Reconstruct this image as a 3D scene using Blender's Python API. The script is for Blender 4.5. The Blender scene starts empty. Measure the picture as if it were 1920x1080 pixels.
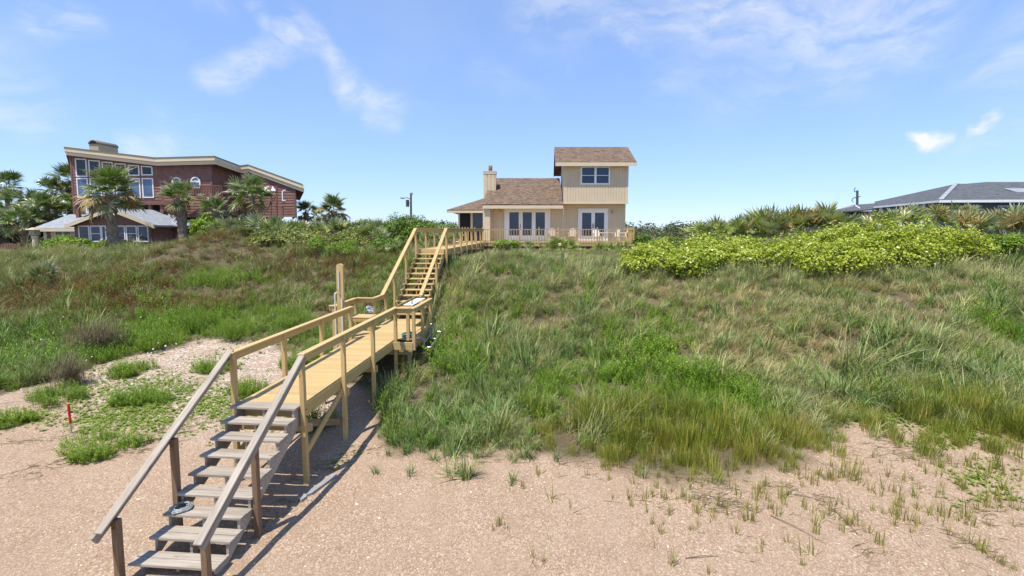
import bpy, bmesh, math, random
import numpy as np
from mathutils import Vector, Matrix, Euler

random.seed(7)
RNG = np.random.default_rng(7)
S = bpy.context.scene
COL = S.collection

# ------------------------------------------------------------------ camera
F_PX = 862.0                        # focal length in pixels of the 1920 wide photograph
PITCH = math.radians(4.4)            # the lens looks down a little; the frame is shifted so that the horizon sits at v = 432
CY = 432.0 + F_PX * math.tan(PITCH)
CAM_Z = 4.9
cam_d = bpy.data.cameras.new('camera')
cam_d.sensor_width = 36.0
cam_d.lens = F_PX / 1920.0 * 36.0
cam_d.shift_y = -(540.0 - CY) / 1920.0
cam_d.clip_start = 0.1
cam_d.clip_end = 6000.0
cam = bpy.data.objects.new('camera', cam_d)
COL.objects.link(cam)
cam.location = (0, 0, CAM_Z)
cam.rotation_euler = (math.radians(90) - PITCH, 0, 0)
S.camera = cam

# ------------------------------------------------------------------ light
S.view_settings.view_transform = 'Standard'
S.view_settings.look = 'None'
S.view_settings.exposure = 1.12
S.view_settings.gamma = 1.0
S.view_settings.use_curve_mapping = False
TO_SUN = Vector((-0.25, -0.30, 1.0)).normalized()
sun_d = bpy.data.lights.new('sun', 'SUN')
sun_d.energy = 3.0
sun_d.angle = math.radians(0.53)
sun_d.color = (1.0, 0.95, 0.86)
sun = bpy.data.objects.new('sun', sun_d)
COL.objects.link(sun)
sun.rotation_euler = TO_SUN.to_track_quat('Z', 'Y').to_euler()
sun.location = (-10, -12, 40)

def ray(u, v):
    x = (u - 960.0) / F_PX; y = (CY - v) / F_PX
    return np.array([x, math.cos(PITCH) + y * math.sin(PITCH), -math.sin(PITCH) + y * math.cos(PITCH)])

def build_world():
    w = bpy.data.worlds.new('World'); S.world = w; w.use_nodes = True
    nt = w.node_tree; nt.nodes.clear(); N = nt.nodes; Lk = nt.links
    def node(t, **kw):
        n = N.new(t)
        for k, v in kw.items(): setattr(n, k, v)
        return n
    def link(a, b): Lk.new(a, b)
    def mth(op, a, b=None, clamp=False):
        n = node('ShaderNodeMath', operation=op, use_clamp=clamp)
        for i, s in enumerate((a, b)):
            if s is None: continue
            if isinstance(s, (int, float)): n.inputs[i].default_value = s
            else: link(s, n.inputs[i])
        return n.outputs[0]
    def vm(op, a, b=None):
        n = node('ShaderNodeVectorMath', operation=op)
        for i, s in enumerate((a, b)):
            if s is None: continue
            if isinstance(s, (tuple, list)): n.inputs[i].default_value = s
            elif isinstance(s, (int, float)): n.inputs['Scale'].default_value = s
            else:
                link(s, n.inputs['Scale'] if (op == 'SCALE' and i == 1) else n.inputs[i])
        return n
    sky = node('ShaderNodeTexSky', sky_type='NISHITA')
    sky.sun_disc = False
    sky.sun_elevation = math.asin(TO_SUN.z)
    sky.sun_rotation = math.atan2(TO_SUN.x, TO_SUN.y)
    sky.altitude = 0; sky.air_density = 1.0; sky.dust_density = 0.0; sky.ozone_density = 3.0
    gm = node('ShaderNodeGamma'); gm.inputs['Gamma'].default_value = 0.55; link(sky.outputs[0], gm.inputs['Color'])
    hs = vm('MULTIPLY', gm.outputs[0], SKY_GAIN)
    tc = node('ShaderNodeTexCoord')
    d0 = tc.outputs['Generated']
    # warp for wispy edges
    nw = node('ShaderNodeTexNoise'); nw.inputs['Scale'].default_value = 5.0; nw.inputs['Detail'].default_value = 5
    link(d0, nw.inputs['Vector'])
    wv = vm('SUBTRACT', nw.outputs['Color'], (0.5, 0.5, 0.5)).outputs[0]
    wv = vm('SCALE', wv, 0.16).outputs[0]
    d = vm('ADD', d0, wv).outputs[0]
    total = None
    caps = [  # u1,v1,u2,v2,radius px,strength
        (395, 150, 545, 92, 30, .6), (545, 92, 600, 100, 26, .5), (485, 20, 495, 90, 17, .4),
        (575, 70, 660, 190, 30, .5), (650, 185, 800, 200, 26, .55), (700, 210, 740, 230, 30, .3), (380, 5, 420, 20, 30, .2),
        (1040, 10, 1300, 40, 85, .33), (1300, 30, 1720, 30, 95, .5), (1430, 0, 1640, 50, 50, .45), (1150, 60, 1215, 112, 26, .4),
        (1570, 130, 1660, 110, 45, .3), (1732, 273, 1786, 270, 17, 2.8), (1846, 263, 1868, 257, 13, 3.6), (1840, 290, 1900, 280, 30, .3),
        (80, 45, 160, 28, 34, .5), (-60, 180, 90, 245, 36, .35), (270, 290, 350, 255, 30, .45), (300, 230, 330, 260, 25, .2),
        (1250, 170, 1700, 110, 60, .18), (900, 130, 1000, 160, 30, .2), (-300, 60, -60, 120, 80, .4), (2000, 120, 2400, 60, 90, .4), (1220, 410, 1290, 405, 30, .18)]
    for (u1, v1, u2, v2, r, st) in caps:
        a = Vector(ray(u1, v1)).normalized(); b = Vector(ray(u2, v2)).normalized()
        ab = b - a
        rel = vm('SUBTRACT', d, tuple(a)).outputs[0]
        dt = node('ShaderNodeVectorMath', operation='DOT_PRODUCT'); link(rel, dt.inputs[0]); dt.inputs[1].default_value = tuple(ab / ab.length_squared)
        t = mth('MINIMUM', mth('MAXIMUM', dt.outputs['Value'], 0.0), 1.0)
        sc = node('ShaderNodeVectorMath', operation='SCALE'); sc.inputs[0].default_value = tuple(ab); link(t, sc.inputs['Scale'])
        df = vm('SUBTRACT', rel, sc.outputs[0]).outputs[0]
        ln = node('ShaderNodeVectorMath', operation='LENGTH'); link(df, ln.inputs[0])
        rr = r / F_PX
        mr = node('ShaderNodeMapRange', interpolation_type='SMOOTHSTEP'); link(ln.outputs['Value'], mr.inputs['Value'])
        mr.inputs['From Min'].default_value = rr * 0.05; mr.inputs['From Max'].default_value = rr * 1.15
        mr.inputs['To Min'].default_value = st; mr.inputs['To Max'].default_value = 0.0
        total = mr.outputs[0] if total is None else mth('MAXIMUM', total, mr.outputs[0])
    # streaky fibrous noise
    mp = node('ShaderNodeMapping'); mp.inputs['Rotation'].default_value = (0, 0.5, 0.35); mp.inputs['Scale'].default_value = (5, 5, 15)
    link(d, mp.inputs['Vector'])
    nz = node('ShaderNodeTexNoise'); nz.inputs['Scale'].default_value = 2.2; nz.inputs['Detail'].default_value = 8; nz.inputs['Roughness'].default_value = 0.62
    link(mp.outputs[0], nz.inputs['Vector'])
    fr = node('ShaderNodeMapRange'); link(nz.outputs['Fac'], fr.inputs['Value'])
    fr.inputs['From Min'].default_value = 0.36; fr.inputs['From Max'].default_value = 0.66; fr.inputs['To Min'].default_value = 0.12; fr.inputs['To Max'].default_value = 1.0
    m = mth('MULTIPLY', total, fr.outputs[0])
    # thin cirrus everywhere
    n2 = node('ShaderNodeTexNoise'); n2.inputs['Scale'].default_value = 2.0; n2.inputs['Detail'].default_value = 7; n2.inputs['Roughness'].default_value = 0.6
    link(d, n2.inputs['Vector'])
    f2 = node('ShaderNodeMapRange'); link(n2.outputs['Fac'], f2.inputs['Value'])
    f2.inputs['From Min'].default_value = 0.5; f2.inputs['From Max'].default_value = 0.8; f2.inputs['To Min'].default_value = 0.0; f2.inputs['To Max'].default_value = 0.10
    m = mth('MINIMUM', mth('ADD', m, f2.outputs[0]), 0.95)
    mix = node('ShaderNodeMix', data_type='RGBA')
    link(m, mix.inputs['Factor']); link(hs.outputs[0], mix.inputs[6]); mix.inputs[7].default_value = (CLOUD_V * .97, CLOUD_V * .99, CLOUD_V, 1)
    bg = node('ShaderNodeBackground'); bg.inputs['Strength'].default_value = 0.15
    link(mix.outputs[2], bg.inputs['Color'])
    out = node('ShaderNodeOutputWorld'); link(bg.outputs[0], out.inputs['Surface'])
SKY_GAIN = (0.795, 0.985, 1.38)
CLOUD_V = 3.1
build_world()

# ------------------------------------------------------------------ helpers: objects
def put(o, parent=None):
    COL.objects.link(o)
    if parent is not None: o.parent = parent
    return o

def thing(name, label, cat, loc=(0, 0, 0), group=None):
    o = bpy.data.objects.new(name, None); COL.objects.link(o)
    o.empty_display_size = 0.2
    o.location = loc; o['label'] = label; o['category'] = cat
    if group: o['group'] = group
    return o

def tag(o, label, cat, group=None):
    o['label'] = label; o['category'] = cat
    if group: o['group'] = group
    return o

def mesh_np(name, verts, faces, mat=None, attrs=None, smooth=False, mats=None, mat_idx=None):
    """verts (n,3); faces (m,k) array or list of arrays of various k"""
    me = bpy.data.meshes.new(name)
    verts = np.asarray(verts, dtype=np.float32)
    fl = [np.asarray(f, dtype=np.int32) for f in (faces if isinstance(faces, list) else [faces])]
    fl = [f for f in fl if len(f)]
    nl = sum(f.size for f in fl); npol = sum(f.shape[0] for f in fl)
    me.vertices.add(len(verts)); me.vertices.foreach_set('co', verts.ravel())
    me.loops.add(nl); me.polygons.add(npol)
    me.loops.foreach_set('vertex_index', np.concatenate([f.ravel() for f in fl]))
    tot = np.concatenate([np.full(f.shape[0], f.shape[1], dtype=np.int32) for f in fl])
    start = np.concatenate([[0], np.cumsum(tot)[:-1]]).astype(np.int32)
    me.polygons.foreach_set('loop_start', start); me.polygons.foreach_set('loop_total', tot)
    if smooth: me.polygons.foreach_set('use_smooth', np.ones(npol, dtype=bool))
    if mat is not None: me.materials.append(mat)
    if mats:
        for mm in mats: me.materials.append(mm)
        me.polygons.foreach_set('material_index', np.asarray(mat_idx, dtype=np.int32))
    me.update(calc_edges=True)
    if attrs:
        for k, a in attrs.items():
            at = me.attributes.new(k, 'FLOAT', 'POINT'); at.data.foreach_set('value', np.asarray(a, dtype=np.float32))
    me.validate()
    return me

def pydata(name, verts, faces, mat=None):
    me = bpy.data.meshes.new(name); me.from_pydata([tuple(v) for v in verts], [], [tuple(f) for f in faces]); me.update()
    if mat: me.materials.append(mat)
    return me

def fix_normals(me):
    bm = bmesh.new(); bm.from_mesh(me); bmesh.ops.recalc_face_normals(bm, faces=bm.faces); bm.to_mesh(me); bm.free()

def obj(name, me, parent=None, world_off=True):
    """object whose mesh is given in world coordinates; made local to the parent's base"""
    o = bpy.data.objects.new(name, me)
    put(o, parent)
    if parent is not None and world_off:
        p = parent; off = Vector((0, 0, 0))
        while p is not None: off += p.location; p = p.parent
        o.location = -off
    return o

_boxes = {}
def box_mesh(dx, dy, dz, mat, bev=0.004):
    key = (round(dx, 3), round(dy, 3), round(dz, 3), mat.name, bev)
    if key in _boxes: return _boxes[key]
    bm = bmesh.new()
    bmesh.ops.create_cube(bm, size=1.0)
    bmesh.ops.scale(bm, vec=(dx, dy, dz), verts=bm.verts)
    if bev: bmesh.ops.bevel(bm, geom=bm.edges[:], offset=bev, segments=1, affect='EDGES')
    me = bpy.data.meshes.new('lumber'); bm.to_mesh(me); bm.free(); me.materials.append(mat)
    _boxes[key] = me
    return me

def parent_off(parent):
    off = Vector((0, 0, 0)); p = parent
    while p is not None: off += p.location; p = p.parent
    return off

def lumber(name, p0, p1, w, t, mat, parent, side=None, bev=0.004, roll=0.0):
    """a board from p0 to p1 (its centre line), width w along 'side', thickness t across"""
    p0 = Vector(p0); p1 = Vector(p1); d = p1 - p0; L = d.length; x = d / L
    s = Vector(side) if side is not None else (Vector((0, 0, 1)).cross(x) if abs(x.z) < 0.98 else Vector((1, 0, 0)))
    y = (s - x * s.dot(x)).normalized(); z = x.cross(y)
    if roll:
        c, q = math.cos(roll), math.sin(roll); y, z = y * c + z * q, z * c - y * q
    M = Matrix((x, y, z)).transposed().to_4x4()
    M.translation = (p0 + p1) / 2 - parent_off(parent)
    o = bpy.data.objects.new(name, box_mesh(L, w, t, mat, bev)); put(o, parent); o.matrix_local = M
    return o

def abox(name, c, dx, dy, dz, mat, parent, bev=0.0, rotz=0.0):
    o = bpy.data.objects.new(name, box_mesh(dx, dy, dz, mat, bev)); put(o, parent)
    o.location = Vector(c) - parent_off(parent); o.rotation_euler = (0, 0, rotz)
    return o

def xbox(name, x0, x1, y0, y1, z0, z1, mat, parent, bev=0.0):
    return abox(name, ((x0 + x1) / 2, (y0 + y1) / 2, (z0 + z1) / 2), x1 - x0, y1 - y0, z1 - z0, mat, parent, bev)

def tube(points, r, n=8, cap=True):
    """verts, quads of a tube along points (radius scalar or list)"""
    P = [Vector(p) for p in points]; V = []; Fq = []
    rs = r if isinstance(r, (list, tuple)) else [r] * len(P)
    up = None
    for i, p in enumerate(P):
        a = P[max(i - 1, 0)]; b = P[min(i + 1, len(P) - 1)]; t = (b - a).normalized()
        if up is None: up = Vector((0, 0, 1)) if abs(t.z) < 0.9 else Vector((1, 0, 0))
        s = t.cross(up).normalized(); up = s.cross(t).normalized()
        for k in range(n):
            an = 2 * math.pi * k / n
            V.append(p + (s * math.cos(an) + up * math.sin(an)) * rs[i])
    for i in range(len(P) - 1):
        for k in range(n):
            a = i * n + k; b = i * n + (k + 1) % n
            Fq.append((a, b, b + n, a + n))
    if cap:
        Fq.append(tuple(range(n - 1, -1, -1))); Fq.append(tuple(range((len(P) - 1) * n, len(P) * n)))
    return V, Fq

class MB:
    """collects shapes for ONE mesh"""
    def __init__(s): s.v = []; s.f = []
    def add(s, V, Fc):
        b = len(s.v); s.v += [tuple(v) for v in V]; s.f += [tuple(b + i for i in f) for f in Fc]; return s
    def box(s, x0, x1, y0, y1, z0, z1):
        V = [(x0, y0, z0), (x1, y0, z0), (x1, y1, z0), (x0, y1, z0), (x0, y0, z1), (x1, y0, z1), (x1, y1, z1), (x0, y1, z1)]
        return s.add(V, [(3, 2, 1, 0), (4, 5, 6, 7), (0, 1, 5, 4), (1, 2, 6, 5), (2, 3, 7, 6), (3, 0, 4, 7)])
    def prism(s, bottom, top):
        n = len(bottom)
        return s.add(list(bottom) + list(top), [tuple(range(n - 1, -1, -1)), tuple(range(n, 2 * n))] + [(i, (i + 1) % n, (i + 1) % n + n, i + n) for i in range(n)])
    def tube(s, pts, r, n=8): return s.add(*tube(pts, r, n))
    def build(s, name, mat, parent=None, smooth=False):
        me = pydata(name, s.v, s.f, mat); fix_normals(me)
        if smooth: me.polygons.foreach_set('use_smooth', np.ones(len(me.polygons), dtype=bool))
        return obj(name, me, parent)

# ------------------------------------------------------------------ helpers: materials
class NT:
    def __init__(s, name):
        s.m = bpy.data.materials.new(name); s.m.use_nodes = True; s.t = s.m.node_tree; s.t.nodes.clear()
        s.out = s.n('ShaderNodeOutputMaterial')
    def n(s, t, **kw):
        x = s.t.nodes.new(t)
        for k, v in kw.items(): setattr(x, k, v)
        return x
    def l(s, a, b): s.t.links.new(a, b)
    def set(s, sock, v):
        if hasattr(v, 'is_linked') or isinstance(v, bpy.types.NodeSocket): s.l(v, sock)
        else: sock.default_value = v
    def coords(s, which='Object', scale=(1, 1, 1), rnd=False, rot=(0, 0, 0)):
        tc = s.n('ShaderNodeTexCoord'); mp = s.n('ShaderNodeMapping'); mp.inputs['Scale'].default_value = scale; mp.inputs['Rotation'].default_value = rot
        s.l(tc.outputs[which], mp.inputs['Vector'])
        if rnd:
            oi = s.n('ShaderNodeObjectInfo'); mu = s.n('ShaderNodeMath', operation='MULTIPLY'); s.l(oi.outputs['Random'], mu.inputs[0]); mu.inputs[1].default_value = 37.0
            cb = s.n('ShaderNodeCombineXYZ'); s.l(mu.outputs[0], cb.inputs[0]); s.l(mu.outputs[0], cb.inputs[1]); s.l(mu.outputs[0], cb.inputs[2]); s.l(cb.outputs[0], mp.inputs['Location'])
        return mp.outputs[0]
    def noise(s, vec, scale, detail=4, rough=0.55, dist=0.0, out='Fac'):
        x = s.n('ShaderNodeTexNoise'); x.inputs['Scale'].default_value = scale; x.inputs['Detail'].default_value = detail; x.inputs['Roughness'].default_value = rough; x.inputs['Distortion'].default_value = dist
        if vec is not None: s.l(vec, x.inputs['Vector'])
        return x.outputs[out]
    def vor(s, vec, scale, feature='F1', out='Distance', rnd=1.0):
        x = s.n('ShaderNodeTexVoronoi', feature=feature); x.inputs['Scale'].default_value = scale; x.inputs['Randomness'].default_value = rnd
        if vec is not None: s.l(vec, x.inputs['Vector'])
        return x.outputs[out]
    def ramp(s, fac, stops, interp='LINEAR'):
        x = s.n('ShaderNodeValToRGB'); cr = x.color_ramp; cr.interpolation = interp
        while len(cr.elements) < len(stops): cr.elements.new(0.5)
        for e, (p, c) in zip(cr.elements, stops):
            e.position = p; e.color = (c[0], c[1], c[2], 1) if not isinstance(c, (int, float)) else (c, c, c, 1)
        s.set(x.inputs['Fac'], fac); return x.outputs['Color']
    def mix(s, fac, a, b, mode='MIX'):
        x = s.n('ShaderNodeMix', data_type='RGBA', blend_type=mode)
        s.set(x.inputs['Factor'], fac)
        for sock, v in ((x.inputs[6], a), (x.inputs[7], b)):
            if isinstance(v, (tuple, list)): sock.default_value = (v[0], v[1], v[2], 1)
            else: s.l(v, sock)
        return x.outputs[2]
    def math(s, op, a, b=0.0, clamp=False):
        x = s.n('ShaderNodeMath', operation=op, use_clamp=clamp); s.set(x.inputs[0], a); s.set(x.inputs[1], b); return x.outputs[0]
    def mapr(s, v, a, b, c=0.0, d=1.0):
        x = s.n('ShaderNodeMapRange'); s.l(v, x.inputs['Value'])
        for k, q in zip(('From Min', 'From Max', 'To Min', 'To Max'), (a, b, c, d)): x.inputs[k].default_value = q
        return x.outputs[0]
    def attr(s, name, kind='GEOMETRY', out='Fac'):
        x = s.n('ShaderNodeAttribute', attribute_type=kind); x.attribute_name = name; return x.outputs[out]
    def rnd(s):
        return s.n('ShaderNodeObjectInfo').outputs['Random']
    def bump(s, h, strength=0.3, dist=0.02):
        x = s.n('ShaderNodeBump'); x.inputs['Strength'].default_value = strength; x.inputs['Distance'].default_value = dist; s.l(h, x.inputs['Height']); return x.outputs[0]
    def princ(s, color, rough=0.6, normal=None, spec=0.5, metal=0.0):
        x = s.n('ShaderNodeBsdfPrincipled')
        if isinstance(color, (tuple, list)): x.inputs['Base Color'].default_value = (*color[:3], 1)
        else: s.l(color, x.inputs['Base Color'])
        s.set(x.inputs['Roughness'], rough); x.inputs['Specular IOR Level'].default_value = spec; x.inputs['Metallic'].default_value = metal
        if normal is not None: s.l(normal, x.inputs['Normal'])
        return x
    def done(s, sh):
        s.l(sh.outputs[0], s.out.inputs['Surface']); return s.m

def m_plain(name, c, rough=0.5, spec=0.4, var=0.10, scale=6.0, metal=0.0, bump=0.0):
    t = NT(name); v = t.coords('Object', rnd=True); nz = t.noise(v, scale, 5)
    col = t.mix(t.mapr(nz, .3, .7), tuple(x * (1 - var) for x in c), tuple(min(1, x * (1 + var)) for x in c))
    nm = t.bump(t.noise(v, scale * 6, 4), bump, 0.01) if bump else None
    return t.done(t.princ(col, rough, nm, spec, metal))

def m_wood(name, a, b, dark, streak=1.0, rough=0.7, knots=True, grain=1.0, tone=0.18):
    t = NT(name); v = t.coords('Object', (0.55, 9, 9), rnd=True)
    g = t.noise(v, 2.4 * grain, 7, 0.62, 0.6)
    v2 = t.coords('Object', (0.9, 3, 3), rnd=True); bl = t.noise(v2, 1.3, 3)
    col = t.mix(t.mapr(g, .3, .72), a, b)
    fine = t.noise(t.coords('Object', (1.2, 55, 55), rnd=True), 2.0, 4, 0.6)
    col = t.mix(t.math('MULTIPLY', t.mapr(fine, .52, .74), 0.55 * streak), col, dark)
    col = t.mix(t.math('MULTIPLY', t.mapr(bl, .5, .75), 0.35 * streak), col, dark)
    if knots:
        kv = t.coords('Object', (1.6, 7, 7), rnd=True); k = t.vor(kv, 1.1)
        col = t.mix(t.mapr(k, .05, .11, .75, 0), col, tuple(x * .35 for x in dark))
    # board to board tone
    hs = t.n('ShaderNodeHueSaturation'); t.l(t.mapr(t.rnd(), 0, 1, 1 - tone, 1 + tone), hs.inputs['Value']); t.l(col, hs.inputs['Color'])
    return t.done(t.princ(hs.outputs[0], rough, t.bump(fine, 0.35, 0.004), 0.25))

M = {}
M['new_wood'] = m_wood('new_wood', (.45, .312, .125), (.55, .40, .18), (.27, .17, .065), .5, .6, tone=.09)
M['deck_paint'] = m_wood('deck_paint', (.445, .305, .128), (.505, .355, .158), (.34, .23, .092), .3, .6, knots=False, tone=.11)
M['old_wood'] = m_wood('old_wood', (.265, .222, .172), (.42, .365, .30), (.095, .07, .05), 1.0, .85, tone=.12)
M['brown_wood'] = m_wood('brown_wood', (.18, .11, .06), (.26, .175, .105), (.075, .045, .025), .9, .8, tone=.10)
M['grey_wood'] = m_wood('grey_wood', (.25, .24, .23), (.34, .33, .32), (.09, .08, .07), 1.0, .85, tone=.05)
M['pile_wood'] = m_wood('pile_wood', (.30, .225, .125), (.38, .29, .17), (.16, .12, .075), .9, .8, tone=.08)

# ------------------------------------------------------------------ terrain
def _hash(ix, iy, seed):
    h = (ix.astype(np.int64) * 374761393 + iy.astype(np.int64) * 668265263 + seed * 1442695041) & 0x7fffffff
    h = ((h ^ (h >> 13)) * 1274126177) & 0x7fffffff
    return ((h ^ (h >> 16)) & 0xffff) / 65535.0
def vnoise(x, y, seed=0):
    x = np.asarray(x, float); y = np.asarray(y, float)
    ix = np.floor(x); iy = np.floor(y); fx = x - ix; fy = y - iy
    fx = fx * fx * (3 - 2 * fx); fy = fy * fy * (3 - 2 * fy)
    a = _hash(ix, iy, seed); b = _hash(ix + 1, iy, seed); c = _hash(ix, iy + 1, seed); d = _hash(ix + 1, iy + 1, seed)
    return (a * (1 - fx) + b * fx) * (1 - fy) + (c * (1 - fx) + d * fx) * fy
def fbm(x, y, seed=0, oct=4):
    s = 0; a = .5
    for i in range(oct): s = s + a * vnoise(x * 2 ** i, y * 2 ** i, seed + i * 17); a *= .5
    return s / (1 - .5 ** oct)
XS = [-60, -30, -21.5, -19.3, -17, -14, -9, -6, -4.2, -2.8, -1, 0, 4, 8, 12, 18, 30, 60]
Y0 = [16, 16, 16, 16, 16, 15.5, 15, 14.3, 13.2, 10.2, 9.6, 9.6, 9.4, 9.4, 10.2, 11, 12, 14]
Y1 = [30, 29, 29, 28, 28, 28, 26, 24, 23, 22.5, 23, 23, 23, 23, 23.5, 24, 26, 28]
ZC = [3.3, 3.3, 3.6, 4.35, 4.65, 3.85, 3.35, 3.3, 3.4, 3.45, 3.5, 3.5, 3.5, 3.6, 3.8, 4.0, 4.0, 4.0]
def terrain(x, y):
    x = np.asarray(x, float); y = np.asarray(y, float)
    y0 = np.interp(x, XS, Y0); y1 = np.interp(x, XS, Y1); zc = np.interp(x, XS, ZC)
    beach = lambda yy: -0.02 + 0.07 * np.maximum(yy - 8.0, 0) + 0.02 * np.minimum(yy - 8.0, 0)
    b0 = beach(y0)
    t = np.clip((y - y0) / (y1 - y0), 0, 1)
    s = t * t * (3 - 2 * t) * 0.7 + t * 0.3
    z = np.where(y < y0, beach(np.minimum(y, y0)), b0 + (zc - b0) * s)
    # bench behind the crest and the low ground far inland
    back = np.clip((y - y1) / 6.0, 0, 1)
    z = z + (3.62 - zc) * back * back * (3 - 2 * back)
    far = np.clip((y - 60) / 120.0, 0, 1); z = z - 1.6 * far * far * (3 - 2 * far)
    w = np.clip(t * 3, 0, 1) * np.clip((70 - y) / 30, 0, 1)
    z = z + (fbm(x * .22, y * .22, 3) - .5) * 0.75 * w * np.clip((30 - y) / 6, .15, 1)
    z = z + (fbm(x * .9, y * .9, 5) - .5) * 0.22 * w
    z = z + (fbm(x * .5, y * .5, 9) - .5) * 0.10 + (fbm(x * 2.6, y * 2.6, 11, 3) - .5) * 0.06 * np.clip((30 - y) / 10, 0, 1)
    # keep clear of the boardwalk
    c = -4.84 + 0.083 * (y - 6.3); dx = np.abs(x - c)
    lim = np.where(y < 16.6, 1.08, np.where(y < 20.7, 1.08 + (y - 16.6) * .57, 3.42))
    wgt = np.clip((1.9 - dx) / 0.8, 0, 1) * np.clip((y - 8) / 2, 0, 1) * np.clip((33 - y) / 2, 0, 1)
    z = np.where(z > lim, z - (z - lim) * wgt, z)
    return z
def tz(x, y): return float(terrain(x, y))
def hit(u, v, lift=0.0):
    """the ground point seen at pixel (u, v) of the photograph"""
    r = ray(u, v); t = np.geomspace(3.5, 600, 6000)
    g = CAM_Z + r[2] * t - (terrain(r[0] * t, r[1] * t) + lift)
    i = np.argmax(g < 0) if (g < 0).any() else len(t) - 1
    return Vector((r[0] * t[i], r[1] * t[i], float(terrain(r[0] * t[i], r[1] * t[i]))))
def P(u, v, y):
    r = ray(u, v); k = y / r[1]
    return Vector((r[0] * k, y, CAM_Z + r[2] * k))
def inpoly(x, y, poly):
    x = np.asarray(x); c = np.zeros(x.shape, bool); n = len(poly); j = n - 1
    for i in range(n):
        xi, yi = poly[i][0], poly[i][1]; xj, yj = poly[j][0], poly[j][1]
        k = ((yi > y) != (yj > y)) & (x < (xj - xi) * (y - yi) / (yj - yi + 1e-12) + xi)
        c ^= k; j = i
    return c
# bare sand reaches up to these lines (x, y): right of the boardwalk and left of it
EDGE = [tuple(hit(u, v)[:2]) for u, v in [(-700, 800), (-300, 760), (0, 742), (110, 712), (215, 672), (340, 645), (470, 628), (560, 655), (640, 700),
        (700, 760), (730, 838), (800, 866), (870, 872), (930, 860), (1050, 850), (1140, 862), (1230, 878), (1320, 893), (1420, 895), (1500, 872), (1560, 812), (1640, 765), (1760, 768), (1840, 830), (1920, 872), (2300, 960), (2900, 1000)]]
EX = np.array([e[0] for e in EDGE]); EY = np.array([e[1] for e in EDGE])
_o = np.argsort(EX); EX = EX[_o]; EY = EY[_o]
def edge_y(x): return np.interp(x, EX, EY)
def veg_mask(x, y):
    """0 on bare sand, 1 in closed vegetation"""
    e = edge_y(x) + (fbm(x * .8, y * .8, 21) - .5) * 1.6
    return np.clip((y - e) / 0.7 + .5, 0, 1)

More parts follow.
